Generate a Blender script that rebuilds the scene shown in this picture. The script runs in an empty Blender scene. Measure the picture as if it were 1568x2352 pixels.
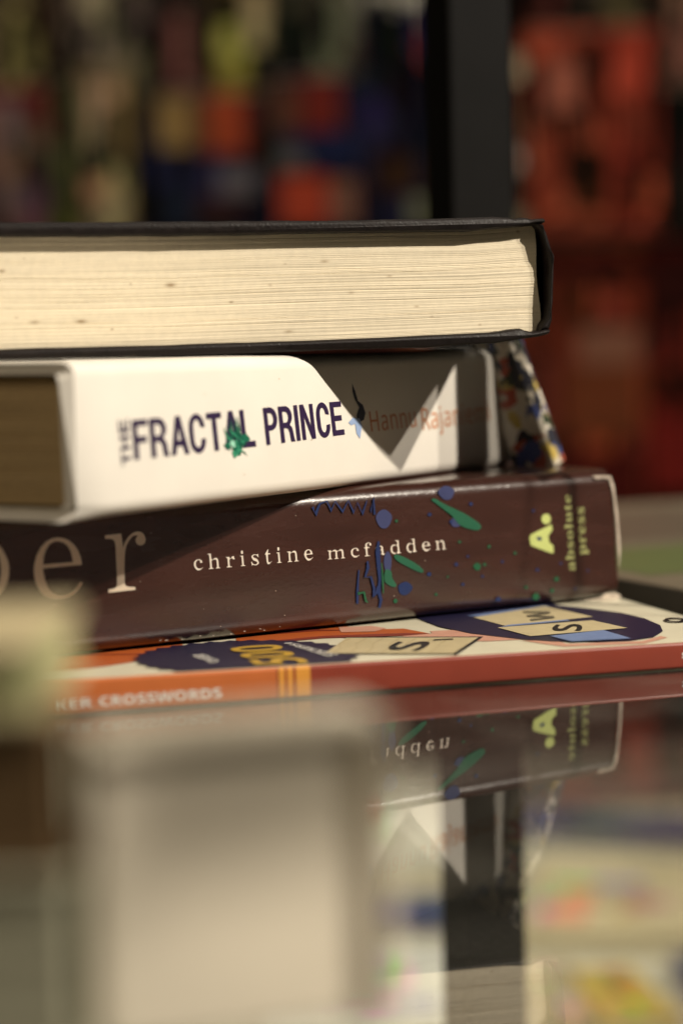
import bpy, math, random
from mathutils import Vector, Matrix, noise
from mathutils.geometry import tessellate_polygon

sc = bpy.context.scene
COL = sc.collection
# ------------------------------------------------------------------ camera
CAM = Vector((0.0, 0.0, 0.087))
FPX = 50.0 / 15.6 * 1568.0                 # focal length in units of the measured photograph (1568 x 2352)
PITCH = math.atan(426.0 / FPX)
ROLL = 0.024
FWD = Vector((0, math.cos(PITCH), -math.sin(PITCH)))
_R0 = Vector((1, 0, 0)); _U0 = Vector((0, math.sin(PITCH), math.cos(PITCH)))
RIGHT = _R0 * math.cos(ROLL) - _U0 * math.sin(ROLL)
UP = _U0 * math.cos(ROLL) + _R0 * math.sin(ROLL)
cd = bpy.data.cameras.new('camera'); cam = bpy.data.objects.new('camera', cd); COL.objects.link(cam)
cd.sensor_fit = 'HORIZONTAL'; cd.sensor_width = 15.6; cd.lens = 50
cam.matrix_world = Matrix(((RIGHT.x, UP.x, -FWD.x, CAM.x), (RIGHT.y, UP.y, -FWD.y, CAM.y), (RIGHT.z, UP.z, -FWD.z, CAM.z), (0, 0, 0, 1)))
cd.clip_start = 0.02; cd.clip_end = 30
cd.dof.use_dof = True; cd.dof.focus_distance = 0.566; cd.dof.aperture_fstop = 3.5
sc.camera = cam
# ------------------------------------------------------------------ world, lamps, exposure
wd = bpy.data.worlds.new('World'); sc.world = wd; wd.use_nodes = True
wb = wd.node_tree.nodes['Background']; wb.inputs[0].default_value = (1.0, 0.86, 0.66, 1); wb.inputs[1].default_value = 0.022
sc.view_settings.view_transform = 'Standard'; sc.view_settings.look = 'None'
sc.view_settings.exposure = 0; sc.view_settings.gamma = 1; sc.view_settings.use_curve_mapping = False
sc.cycles.use_denoising = True
sc.cycles.max_bounces = 10; sc.cycles.transparent_max_bounces = 16; sc.cycles.caustics_reflective = False
WARM = (1.0, 0.90, 0.755)
LDIR = Vector((1.75, -0.73, 1.48)).normalized()
def spot(name, pos, tgt, power, color, radius, angle, blend=0.4):
    l = bpy.data.lights.new(name, 'SPOT'); l.energy = power; l.color = color; l.shadow_soft_size = radius
    l.spot_size = math.radians(angle); l.spot_blend = blend
    o = bpy.data.objects.new(name, l); COL.objects.link(o); o.location = pos
    o.rotation_euler = (Vector(tgt) - Vector(pos)).to_track_quat('-Z', 'Y').to_euler()
    return o
def panel(name, pos, tgt, power, size, color):
    l = bpy.data.lights.new(name, 'AREA'); l.energy = power; l.size = size; l.color = color
    o = bpy.data.objects.new(name, l); COL.objects.link(o); o.location = pos
    o.rotation_euler = (Vector(tgt) - Vector(pos)).to_track_quat('-Z', 'Y').to_euler()
panel('fill_panel', (-1.5, -.9, 1.3), (0, .5, .05), 11, .9, (1.0, .83, .60))  # added soft fill from front left, lifts the white book's unlit end
spot('side_fill', (-.75, 1.55, 1.2), (.12, 1.42, -.3), 120, WARM, .05, 26, .6)  # added lamp that brightens the books under the glass
TG = Vector((0.02, 0.55, 0.05))
KP = TG + LDIR * 2.0
SH = Vector((0.96, 0.28, 0.0)) * 0.15
spot('ceiling_spot', KP + SH, TG, 90, WARM, 0.02, 60)
spot('ceiling_spot', KP - SH, TG, 178, WARM, 0.02, 60)
panel('fill_panel', (0.2, 1.45, 1.9), (0.1, 1.0, -.2), 7, .7, WARM)  # added soft fill from above and behind, for the lower shelf
spot('shelf_fill', (0.25, 1.0, 1.55), (0.05, 2.2, 0.25), 16, (1.0, 0.84, 0.66), 0.06, 110, 0.8)  # added lamp that brightens the bookcase and rack
# ------------------------------------------------------------------ helpers: places measured on the photograph
def ray(px, py):
    return FWD + RIGHT * ((px - 784.0) / FPX) + UP * (-(py - 1176.0) / FPX)
def atY(px, py, y):
    d = ray(px, py); return CAM + d * ((y - CAM.y) / d.y)
def onplane(px, py, p0, n):
    d = ray(px, py); return CAM + d * ((p0 - CAM).dot(n) / d.dot(n))
def onZ(px, py, z): return onplane(px, py, Vector((0, 0, z)), Vector((0, 0, 1)))
def zoomer(ox, oy, s):
    return lambda X, Y: ((ox + X * s) / 1.7418, (oy + Y * s) / 1.7418)
Z2 = lambda X, Y: (784 + .5 * X, 482 + .5 * Y)
Z1 = lambda X, Y: (.5 * X, 482 + .5 * Y)
Z3 = zoomer(400, 2440, .7015); Z4 = zoomer(1300, 2350, .9126); Z6 = zoomer(1366, 1840, .8706)
ZA = zoomer(1900, 1900, .4209); ZB = zoomer(1100, 1900, .5102); ZC = zoomer(0, 2500, .8929)
ZF = zoomer(400, 1560, .6378); ZH = zoomer(400, 1500, 1.0842); ZP = zoomer(0, 2080, .5102)
def frame(a, b, up=None):
    ex = (b - a).normalized(); ey = Vector((-ex.y, ex.x, 0)).normalized(); ez = ex.cross(ey)
    return Matrix(((ex.x, ey.x, ez.x, a.x), (ex.y, ey.y, ez.y, a.y), (ex.z, ey.z, ez.z, a.z), (0, 0, 0, 1)))
# ------------------------------------------------------------------ helpers: objects
def thing(name, M, label, cat, group=None):
    o = bpy.data.objects.new(name, None); COL.objects.link(o); o.empty_display_size = .01
    o.matrix_world = M; o['label'] = label; o['category'] = cat
    if group: o['group'] = group
    return o
def lin(c):
    f = lambda u: u / 12.92 if u <= .04045 else ((u + .055) / 1.055) ** 2.4
    return tuple(f(x / 255.0) for x in c)
class MB:
    def __init__(s): s.v = []; s.f = []; s.m = []; s.mats = []
    def mi(s, mat):
        if mat not in s.mats: s.mats.append(mat)
        return s.mats.index(mat)
    def add(s, vs, fs, mat):
        b = len(s.v); k = s.mi(mat); s.v += [tuple(v) for v in vs]
        for f in fs: s.f.append([b + i for i in f]); s.m.append(k)
    def box(s, x0, x1, y0, y1, z0, z1, mat):
        s.add([(x0,y0,z0),(x1,y0,z0),(x1,y1,z0),(x0,y1,z0),(x0,y0,z1),(x1,y0,z1),(x1,y1,z1),(x0,y1,z1)],
              [(0,3,2,1),(4,5,6,7),(0,1,5,4),(1,2,6,5),(2,3,7,6),(3,0,4,7)], mat)
    def poly(s, contours, mat):             # flat polygon(s) with holes, 3D points
        cs = [[Vector(p) for p in c] for c in contours]
        fs = [tuple(t) for t in tessellate_polygon(cs)]
        s.add([p for c in cs for p in c], fs, mat)
    def prism(s, pts, y0, y1, mat, ends=True):         # outline in x-z, extruded in y
        n = len(pts); b = [(x, y0, z) for x, z in pts] + [(x, y1, z) for x, z in pts]
        s.add(b, [(i, (i + 1) % n, n + (i + 1) % n, n + i) for i in range(n)], mat)
        t = [tuple(q) for q in tessellate_polygon([[Vector((x, z, 0)) for x, z in pts]])]
        s.add([(x, y0, z) for x, z in pts], t, mat); s.add([(x, y1, z) for x, z in pts], t, mat)
    def build(s, name, parent=None, smooth=None, bevel=0, fixn=True, label=None):
        me = bpy.data.meshes.new(name); me.from_pydata(s.v, [], s.f)
        for m in s.mats: me.materials.append(m)
        me.polygons.foreach_set('material_index', s.m)
        if fixn:
            import bmesh
            bm = bmesh.new(); bm.from_mesh(me); bmesh.ops.recalc_face_normals(bm, faces=bm.faces); bm.to_mesh(me); bm.free()
        if smooth is not None:
            me.polygons.foreach_set('use_smooth', [True] * len(me.polygons)); me.set_sharp_from_angle(angle=math.radians(smooth))
        o = bpy.data.objects.new(name, me); COL.objects.link(o)
        if parent is not None: o.parent = parent
        if bevel:
            m = o.modifiers.new('bevel', 'BEVEL'); m.width = bevel; m.segments = 3; m.limit_method = 'ANGLE'; m.angle_limit = math.radians(40)
        if label: o['label'] = label
        return o
def tag(o, label, cat, group=None):
    o['label'] = label; o['category'] = cat
    if group: o['group'] = group
    return o
# ------------------------------------------------------------------ helpers: materials
def mat(name, col, rough=.55, spec=.4, var=0.0, vscale=60, vstretch=(1, 1, 1), bump=0.0, bscale=900, bstretch=(1, 1, 1), coat=0, rvar=0.0, metal=0):
    m = bpy.data.materials.new(name); m.use_nodes = True; nt = m.node_tree; p = nt.nodes['Principled BSDF']
    N = nt.nodes.new; L = nt.links.new
    c4 = tuple(col) + (1,)
    p.inputs['Base Color'].default_value = c4; p.inputs['Roughness'].default_value = rough
    p.inputs['Specular IOR Level'].default_value = spec; p.inputs['Metallic'].default_value = metal
    if coat: p.inputs['Coat Weight'].default_value = coat; p.inputs['Coat Roughness'].default_value = .12
    tc = N('ShaderNodeTexCoord')
    def nz(scale, stretch, detail=4):
        mp = N('ShaderNodeMapping'); mp.inputs['Scale'].default_value = stretch; L(tc.outputs['Object'], mp.inputs['Vector'])
        n = N('ShaderNodeTexNoise'); n.inputs['Scale'].default_value = scale; n.inputs['Detail'].default_value = detail; L(mp.outputs[0], n.inputs['Vector']); return n
    if var or rvar:
        n = nz(vscale, vstretch)
    if var:
        r = N('ShaderNodeMapRange'); r.inputs[1].default_value = .3; r.inputs[2].default_value = .7; r.inputs[3].default_value = 1 - var; r.inputs[4].default_value = 1 + var * .6
        L(n.outputs['Fac'], r.inputs[0])
        mx = N('ShaderNodeVectorMath'); mx.operation = 'SCALE'; mx.inputs[0].default_value = col; L(r.outputs[0], mx.inputs['Scale']); L(mx.outputs[0], p.inputs['Base Color'])
    if rvar:
        r2 = N('ShaderNodeMapRange'); r2.inputs[1].default_value = .3; r2.inputs[2].default_value = .7; r2.inputs[3].default_value = max(.02, rough - rvar); r2.inputs[4].default_value = rough + rvar
        L(n.outputs['Fac'], r2.inputs[0]); L(r2.outputs[0], p.inputs['Roughness'])
    if bump:
        n2 = nz(bscale, bstretch, 3); b = N('ShaderNodeBump'); b.inputs['Strength'].default_value = bump; b.inputs['Distance'].default_value = .0004
        L(n2.outputs['Fac'], b.inputs['Height']); L(b.outputs[0], p.inputs['Normal'])
    return m
_ink = {}
def ink(col, rough=.45, var=.08):
    k = (tuple(col), rough)
    if k not in _ink: _ink[k] = mat('ink', col, rough, .4, var=var, vscale=300)
    return _ink[k]
def paper_edges(name, col, spots=(), dirt=.12, zs=2600):
    m = mat(name, col, .8, .2); nt = m.node_tree; p = nt.nodes['Principled BSDF']; N = nt.nodes.new; L = nt.links.new
    tc = N('ShaderNodeTexCoord')
    def streak(sx, sz, detail=3):
        mp = N('ShaderNodeMapping'); mp.inputs['Scale'].default_value = (sx, sx, sz); L(tc.outputs['Object'], mp.inputs[0])
        n = N('ShaderNodeTexNoise'); n.inputs['Scale'].default_value = 1; n.inputs['Detail'].default_value = detail; L(mp.outputs[0], n.inputs['Vector']); return n.outputs['Fac']
    def remap(s, a, b, c, d):
        r = N('ShaderNodeMapRange'); r.inputs[1].default_value = a; r.inputs[2].default_value = b; r.inputs[3].default_value = c; r.inputs[4].default_value = d
        L(s, r.inputs[0]); return r.outputs[0]
    def mul(a, b):
        q = N('ShaderNodeMath'); q.operation = 'MULTIPLY'; L(a, q.inputs[0]); L(b, q.inputs[1]); return q.outputs[0]
    f = mul(remap(streak(9, zs), .35, .65, 1 - dirt, 1.04), remap(streak(40, 350), .3, .7, 1 - dirt * .5, 1.03))
    f = mul(f, remap(streak(600, 600), .3, .7, .95, 1.03))
    sv = N('ShaderNodeVectorMath'); sv.operation = 'SCALE'; sv.inputs[0].default_value = col; L(f, sv.inputs['Scale'])
    cur = sv.outputs[0]
    if spots:
        sx = N('ShaderNodeSeparateXYZ'); L(tc.outputs['Object'], sx.inputs[0])
        tot = None
        for (x, z, rx, rz, k) in spots:
            def term(o, c, r):
                a = N('ShaderNodeMath'); a.operation = 'SUBTRACT'; L(o, a.inputs[0]); a.inputs[1].default_value = c
                b = N('ShaderNodeMath'); b.operation = 'DIVIDE'; L(a.outputs[0], b.inputs[0]); b.inputs[1].default_value = r
                return mul(b.outputs[0], b.outputs[0])
            s = N('ShaderNodeMath'); L(term(sx.outputs[0], x, rx), s.inputs[0]); L(term(sx.outputs[2], z, rz), s.inputs[1])
            e = N('ShaderNodeMath'); e.operation = 'POWER'; e.inputs[0].default_value = 0.37; L(s.outputs[0], e.inputs[1])
            g = N('ShaderNodeMath'); g.operation = 'MULTIPLY'; L(e.outputs[0], g.inputs[0]); g.inputs[1].default_value = k
            if tot is None: tot = g.outputs[0]
            else:
                q = N('ShaderNodeMath'); q.operation = 'MAXIMUM'; L(tot, q.inputs[0]); L(g.outputs[0], q.inputs[1]); tot = q.outputs[0]
        mx = N('ShaderNodeMix'); mx.data_type = 'RGBA'; L(tot, mx.inputs[0]); L(cur, mx.inputs[6]); mx.inputs[7].default_value = (.22, .12, .035, 1); cur = mx.outputs[2]
    L(cur, p.inputs['Base Color'])
    return m
# ------------------------------------------------------------------ helpers: lettering
GL = {
 'sa': (344, '255,-10 235,-7 228,1 222,15 202,35 164,16 141,2 122,-6 96,-9 72,-4 62,11 55,34 48,63 46,84 50,104 58,121 72,136 93,150 125,164 167,177 217,190 220,241 215,266 201,282 178,292 149,296 113,290 99,274 98,268 100,257 102,243 103,231 105,215 103,202 94,194 77,191 60,194 53,203 52,218 51,236 50,259 57,278 77,295 105,308 118,312 129,316 144,318 162,318 193,317 215,312 232,304 248,292 259,277 265,259 269,236 266,210 263,181 266,151 269,122 269,92 267,62 263,48 266,40 281,36 300,34 312,36 312,42 307,28 293,11 286,-1 273,-8|150,34 172,35 191,41 207,50 221,63 223,90 223,116 216,143 202,169 159,157 129,139 106,114 95,84 95,62 104,46 123,37'),
 'sc': (293, '155,-10 138,-9 125,-5 115,2 106,11 96,22 86,35 75,51 65,68 56,87 50,106 46,128 44,150 43,174 45,196 48,217 53,237 61,255 71,271 85,285 104,297 124,307 139,313 155,318 175,319 196,318 212,314 220,307 231,298 254,275 262,245 263,228 261,215 252,207 236,204 220,207 212,216 211,230 212,251 212,261 210,271 197,290 170,297 141,290 118,269 101,235 92,187 90,153 94,123 101,97 113,76 129,60 150,48 175,41 202,38 222,40 239,47 255,57 271,72 279,60 241,30 212,8 188,-6'),
 'sd': (370, '140,-10 123,-9 111,-5 103,1 97,10 88,22 75,35 64,50 56,66 51,85 48,104 46,125 45,147 46,172 48,196 51,217 57,237 64,256 75,272 90,286 101,297 108,306 116,313 129,317 146,318 166,316 178,309 193,297 223,280 242,310 248,340 248,371 248,401 244,419 230,430 213,437 194,439 191,455 209,455 233,455 262,455 284,455 300,455 292,430 293,405 294,379 294,354 294,329 291,303 288,278 290,253 294,227 294,202 294,177 294,151 294,126 294,101 293,75 291,54 299,41 314,32 331,28 336,11 319,9 292,6 259,-1 223,-10 216,39 191,18 175,2 162,-7|168,28 193,31 220,41 239,56 248,76 248,104 248,131 248,159 248,186 248,214 248,242 241,257 225,270 202,278 174,281 136,273 112,250 103,232 97,210 93,184 92,153 93,124 96,98 102,76 111,58 134,36'),
 'se': (301, '153,-10 136,-9 122,-5 113,1 104,10 94,22 85,35 75,51 65,69 56,88 50,109 47,132 39,157 33,180 40,201 49,222 53,240 60,258 68,273 82,286 102,298 116,307 125,313 139,317 157,318 182,316 202,309 224,297 243,280 255,259 262,234 269,206 279,173 283,166 255,166 227,166 200,166 172,166 139,166 99,166 98,112 116,73 150,50 196,42 219,45 237,53 254,67 270,86 278,73 240,36 210,11 186,-5|106,192 142,192 176,192 211,192 215,215 214,235 210,252 205,266 198,277 183,292 161,297 137,291 117,274 103,244 99,203'),
 'sf': (214, '31,0 35,16 45,18 57,22 70,27 76,35 78,48 77,73 77,99 77,124 77,150 77,175 77,200 77,226 74,251 72,277 38,277 39,310 74,310 75,353 77,378 79,400 85,419 97,436 115,448 131,457 149,463 174,465 193,464 206,460 212,454 222,446 244,425 250,400 249,381 247,367 238,358 224,355 209,358 199,365 197,376 199,391 200,405 202,420 202,426 201,433 195,441 179,443 157,440 141,430 132,413 126,390 124,364 127,337 132,310 187,310 187,277 132,277 127,250 123,224 123,197 123,171 123,144 123,118 123,92 123,65 125,40 138,26 158,18 182,16 185,0 168,0 147,0 120,0 94,0 68,0 46,0'),
 'sh': (381, '34,0 39,16 53,19 66,26 76,37 77,56 77,82 77,109 77,135 77,161 77,188 78,214 78,241 78,267 77,293 77,320 77,346 77,373 77,399 75,417 66,429 54,437 40,440 35,455 49,455 70,455 96,455 115,455 128,455 121,428 122,401 123,374 123,348 123,321 129,294 148,267 183,289 203,305 219,315 242,318 272,312 287,292 300,258 306,212 306,186 306,160 306,134 306,108 306,82 305,56 306,38 315,26 328,19 342,16 347,0 332,0 310,0 283,0 256,0 234,0 220,0 227,16 228,16 250,26 260,56 260,83 260,109 260,136 260,163 260,190 259,217 257,241 249,258 231,268 206,271 183,269 158,262 138,251 124,235 123,209 123,184 123,158 123,133 123,107 123,81 123,56 124,38 132,26 144,19 159,16 164,0 148,0 126,0 99,0 72,0 50,0'),
 'si': (198, '101,362 83,366 75,376 74,393 75,412 74,432 75,449 83,460 101,463 118,460 127,449 128,432 127,412 128,393 127,376 118,366|34,0 39,16 54,19 67,26 76,37 78,56 77,84 77,112 77,140 77,168 77,196 77,224 77,252 75,272 67,285 55,291 41,293 37,310 51,310 72,310 97,310 117,310 129,310 122,285 123,259 123,234 123,208 123,183 123,158 123,132 123,107 123,81 123,56 124,38 132,26 144,19 158,16 164,0 148,0 126,0 99,0 72,0 50,0'),
 'sm': (554, '34,0 39,16 53,19 66,26 75,37 77,56 76,84 76,112 76,140 76,169 76,197 78,225 80,253 76,271 66,284 54,291 40,294 35,310 49,310 70,310 95,310 113,310 131,310 145,265 182,288 201,305 215,315 237,318 264,315 276,304 290,286 319,261 357,286 377,304 393,315 417,318 446,312 461,292 474,258 480,212 480,186 480,160 480,134 480,108 480,82 479,56 481,38 489,26 500,19 514,16 520,0 505,0 483,0 457,0 430,0 409,0 394,0 399,16 413,19 425,26 432,38 434,56 434,83 434,109 434,136 434,163 434,190 433,217 431,241 423,258 406,268 380,271 363,269 344,263 319,252 301,237 301,211 301,185 301,159 301,133 301,108 301,82 301,56 302,38 309,26 321,19 334,16 340,0 325,0 304,0 278,0 252,0 230,0 216,0 221,16 235,19 246,26 254,38 255,56 255,83 255,109 255,136 255,163 255,190 255,217 256,241 251,258 230,268 203,271 179,269 155,262 136,251 123,235 123,209 122,184 122,158 122,133 122,107 122,81 122,56 123,38 130,27 142,19 155,16 161,0 146,0 124,0 98,0 71,0 49,0'),
 'sn': (381, '34,0 39,16 53,19 66,26 76,37 77,56 77,84 77,112 77,140 77,169 77,197 79,225 81,253 77,271 66,284 54,291 40,294 35,310 49,310 70,310 96,310 114,310 132,310 146,267 183,290 202,306 218,315 242,318 272,312 287,292 300,258 306,212 306,186 306,160 306,134 306,108 306,82 305,56 306,38 315,26 328,19 342,16 347,0 332,0 310,0 283,0 256,0 234,0 220,0 227,16 228,16 250,26 260,56 260,83 260,109 260,136 260,163 260,190 259,217 257,241 249,258 231,268 206,271 183,269 158,262 138,251 124,235 123,209 123,184 123,158 123,133 123,107 123,81 123,56 124,38 132,26 144,19 159,16 164,0 148,0 126,0 99,0 72,0 50,0'),
 'sp': (371, '34,-139 39,-124 48,-122 60,-117 73,-110 77,-101 78,-64 77,-38 77,-13 79,13 82,39 80,64 77,90 77,115 77,141 77,166 77,192 78,218 78,243 74,269 66,283 55,291 40,295 34,310 54,310 81,310 105,310 128,310 142,263 177,287 194,305 207,315 230,319 247,318 260,314 267,307 273,298 282,287 294,274 305,258 313,241 318,223 322,203 324,182 324,160 324,136 322,113 319,92 313,72 306,54 295,38 281,24 271,12 265,2 257,-5 244,-9 227,-10 206,-7 194,1 179,14 148,32 129,2 123,-28 123,-58 123,-81 126,-99 134,-110 151,-118 167,-121 178,-123 181,-139 167,-139 146,-139 120,-139 95,-139 69,-139 48,-139|199,28 233,36 257,59 267,77 273,99 276,125 278,154 277,183 274,208 269,230 260,248 237,270 202,278 184,275 164,267 140,254 123,235 123,207 123,180 123,152 123,124 123,96 123,69 133,51 150,38 175,31'),
 'sr': (287, '34,0 39,16 54,19 68,26 77,37 78,56 78,84 78,112 78,140 78,168 78,196 79,224 77,252 74,273 65,285 54,291 41,293 36,310 56,310 83,310 107,310 130,310 145,252 177,267 191,280 196,292 198,301 213,314 233,318 255,315 261,304 258,287 260,266 269,248 272,234 264,225 248,222 233,224 226,231 216,250 207,257 191,260 168,255 142,241 126,220 124,192 124,165 124,138 124,110 124,83 124,56 127,37 140,25 158,19 179,16 182,0 167,0 146,0 121,0 95,0 69,0 49,0'),
 'ss': (288, '151,-10 137,-9 124,-6 111,-1 94,6 76,9 60,4 51,-9 40,-9 44,20 40,48 36,77 36,105 53,105 59,85 66,68 75,52 84,39 109,21 140,15 165,18 182,27 193,40 199,58 194,84 170,105 123,130 109,139 98,148 90,158 84,169 72,193 60,220 52,241 51,259 58,276 73,291 92,303 106,312 120,317 141,319 164,316 193,308 201,306 211,305 223,308 230,319 242,319 240,287 242,254 244,222 228,222 222,239 215,254 206,266 198,277 176,291 149,296 128,294 113,286 103,274 97,259 98,244 104,232 116,222 132,212 175,189 189,181 199,172 207,162 211,151 223,127 235,95 243,72 243,51 235,33 219,18 200,6 186,-3 172,-8'),
 'st': (228, '123,-9 106,-8 93,-4 89,2 90,10 89,22 85,36 78,52 74,71 73,97 73,123 73,149 73,175 73,201 73,227 71,253 68,279 43,279 47,300 61,318 72,336 83,353 92,369 102,384 112,398 121,412 129,424 144,424 143,395 137,367 128,339 128,310 164,310 188,310 188,279 165,279 130,279 121,251 119,222 119,194 119,166 119,138 119,110 119,82 121,64 128,51 143,43 164,40 189,49 206,75 215,66 185,33 164,9 149,-5'),
 'ba': (344, '255,-10 232,-7 216,1 205,15 200,35 176,16 151,2 124,-6 95,-9 64,-4 40,11 25,34 20,63 23,84 31,104 45,121 63,136 88,150 119,164 156,177 199,190 199,241 196,266 187,282 171,292 148,296 115,290 104,274 106,268 113,257 121,243 123,231 120,215 110,202 95,194 77,191 59,194 45,203 36,218 33,236 37,259 49,278 69,295 95,308 110,312 126,316 143,318 162,318 195,317 223,312 246,304 263,292 276,277 285,259 291,236 293,210 293,62 293,48 295,40 298,36 304,34 312,36 320,42 329,28 312,11 294,-1 275,-8|151,34 162,35 174,41 187,50 199,63 199,169 164,157 138,139 123,114 118,84 120,62 126,46 137,37'),
 'bb': (361, '43,-11 43,388 41,414 37,428 26,436 8,439 8,455 138,455 138,279 156,296 175,308 197,316 221,318 238,317 254,313 270,307 284,299 297,288 308,276 318,261 326,245 333,227 338,208 341,188 342,166 341,141 337,118 331,96 323,75 312,56 300,40 286,25 270,13 252,3 233,-4 213,-9 192,-10 170,-8 148,-1 126,11 105,28 53,-11|183,14 199,16 213,23 224,34 232,49 238,70 242,95 244,125 245,160 244,189 242,213 237,234 231,251 212,273 184,280 169,277 155,270 144,257 138,242 138,69 141,45 149,28 163,18'),
 'be': (301, '154,-10 135,-9 117,-5 100,1 85,10 70,22 58,35 46,51 37,69 29,88 24,109 21,132 19,157 21,180 24,201 30,222 38,240 47,258 59,273 72,286 87,298 103,307 120,313 138,317 157,318 185,316 209,309 230,297 249,280 264,259 274,234 281,206 283,173 283,166 117,166 123,112 138,73 164,50 199,42 219,45 237,53 254,67 270,86 285,73 258,36 228,11 193,-5|116,192 201,192 201,215 201,235 199,252 197,266 193,277 181,292 161,297 141,291 127,274 119,244 116,203'),
 'bl': (199, '18,0 18,16 35,19 45,26 51,37 52,56 52,398 51,417 47,429 38,436 20,439 20,455 148,455 148,56 150,38 154,26 164,19 180,16 180,0'),
 'bo': (336, '169,-10 147,-9 127,-5 108,2 90,11 74,23 60,37 48,53 38,70 29,89 24,110 20,131 19,154 20,177 24,199 29,219 38,239 48,256 60,272 74,286 90,297 108,306 127,313 147,317 168,318 189,317 209,313 228,307 245,298 261,286 275,273 287,257 298,240 306,221 312,200 316,178 317,154 316,130 312,108 306,88 298,69 287,51 275,36 261,22 245,11 228,2 210,-5 190,-9|169,11 193,18 209,39 214,56 217,81 220,154 219,194 217,227 213,253 208,271 192,292 169,299 144,292 128,271 123,253 120,227 118,194 117,154 117,134 118,114 118,97 120,82 123,56 128,39 144,18'),
 'bp': (371, '17,-139 17,-124 31,-122 40,-117 47,-110 50,-101 52,-64 52,243 51,269 46,283 37,291 19,295 19,310 143,310 143,263 160,287 180,305 203,315 230,319 248,318 264,314 279,307 293,298 306,287 317,274 326,258 335,241 341,223 346,203 349,182 350,160 349,136 346,113 341,92 334,72 326,54 316,38 304,24 291,12 277,2 261,-5 245,-9 227,-10 204,-7 183,1 164,14 148,32 148,-58 149,-81 152,-99 158,-110 167,-118 180,-121 197,-123 197,-139|195,28 222,36 239,59 245,77 249,99 252,125 253,154 252,183 250,208 246,230 241,248 225,270 199,278 184,275 171,267 158,254 148,235 148,69 157,51 167,38 180,31'),
 'br': (287, '18,0 18,16 35,19 45,26 51,37 52,56 52,252 51,273 46,285 37,291 20,293 21,310 146,310 146,252 155,267 165,280 176,292 187,301 210,314 233,318 258,315 275,304 286,287 289,266 287,248 278,234 265,225 248,222 233,224 222,231 207,250 199,257 189,260 175,255 162,241 152,220 149,192 149,56 152,37 159,25 173,19 197,16 197,0'),
 'bs': (288, '151,-10 137,-9 122,-6 105,-1 87,6 73,9 60,4 51,-9 36,-9 36,105 53,105 59,85 66,68 75,52 87,39 112,21 140,15 162,18 179,27 189,40 192,58 183,84 156,105 107,130 90,139 76,148 64,158 54,169 41,193 37,220 39,241 44,259 53,276 65,291 80,303 98,312 118,317 141,319 166,316 199,308 206,306 213,305 223,308 230,319 244,319 244,222 228,222 222,239 215,254 206,266 196,277 174,291 149,296 130,294 116,286 108,274 105,259 107,244 115,232 128,222 146,212 191,189 207,181 221,172 232,162 241,151 253,127 257,95 255,72 250,51 241,33 228,18 212,6 194,-3 174,-8'),
 'bt': (228, '124,-9 105,-8 89,-4 76,2 66,10 58,22 53,36 49,52 48,71 48,279 20,279 20,300 39,318 57,336 73,353 88,369 101,384 112,398 121,412 129,424 144,424 144,310 208,310 208,279 144,279 144,82 146,64 149,51 157,43 168,40 189,49 206,75 222,66 205,33 182,9 155,-5'),
 'bu': (375, '131,-10 109,-8 91,-3 77,5 65,17 57,32 51,51 47,72 46,97 46,248 44,268 39,282 29,291 11,294 11,310 142,310 142,74 144,58 151,46 162,38 177,36 205,43 228,66 228,248 226,269 221,283 209,291 189,294 189,310 324,310 324,70 326,51 331,39 342,33 360,30 360,13 331,11 300,7 265,0 228,-10 228,40 209,19 186,3 160,-7'),
 'nC': (428, '255,-7 219,-5 187,1 158,10 133,24 110,41 91,61 75,84 62,110 52,139 45,170 40,203 39,239 41,274 46,307 54,338 65,367 80,394 97,417 118,437 141,455 168,468 197,478 229,484 264,486 282,486 300,484 318,481 335,477 353,472 371,467 388,460 404,453 371,370 344,382 317,392 290,399 264,402 236,399 212,391 192,377 175,358 161,334 151,306 146,274 144,238 146,202 151,171 160,143 172,120 189,102 209,88 235,81 264,78 293,80 323,85 338,88 353,93 369,98 386,103 386,18 370,12 355,7 339,3 324,-1 308,-3 291,-5 273,-6'),
 'nD': (497, '60,0 60,480 211,480 247,478 281,473 313,464 342,453 368,438 391,419 411,398 427,374 441,346 450,315 456,282 458,244 454,187 441,138 419,96 389,61 351,35 306,15 255,4 196,0|162,84 206,84 270,94 316,123 343,173 353,242 350,279 344,311 333,338 318,359 298,375 275,387 248,394 216,396 162,396'),
 'nE': (376, '60,0 60,480 336,480 336,396 162,396 162,291 324,291 324,208 162,208 162,84 336,84 336,0'),
 'nH': (514, '60,0 60,480 162,480 162,291 352,291 352,480 453,480 453,0 352,0 352,207 162,207 162,0'),
 'nI': (261, '21,0 21,58 80,85 80,395 21,422 21,480 240,480 240,422 181,395 181,85 240,58 240,0'),
 'nK': (446, '60,0 60,480 162,480 162,260 181,288 202,316 332,480 445,480 277,267 446,0 330,0 205,202 162,171 162,0'),
 'nM': (633, '60,0 60,480 199,480 312,113 314,113 435,480 573,480 573,0 478,0 478,227 479,279 481,335 483,375 480,375 357,0 263,0 148,376 145,376 148,336 150,278 151,223 151,0'),
 'nO': (535, '267,-7 230,-5 196,1 166,11 139,24 115,41 95,61 77,84 63,111 53,140 45,171 40,205 39,241 40,277 45,311 53,342 63,371 77,397 95,420 115,440 139,456 166,470 196,479 230,485 268,487 305,485 339,479 369,470 396,456 420,440 440,420 457,397 471,370 482,341 490,310 494,277 496,240 494,204 490,171 482,139 471,110 457,84 440,61 420,41 396,24 369,11 339,1 305,-5|267,79 298,81 323,89 344,103 361,122 373,146 382,173 387,205 389,240 387,276 382,308 373,336 361,359 344,378 323,392 298,400 268,402 238,400 212,392 191,378 175,359 162,336 153,308 148,276 146,240 148,205 153,173 162,146 175,122 191,103 212,89 238,81'),
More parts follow.
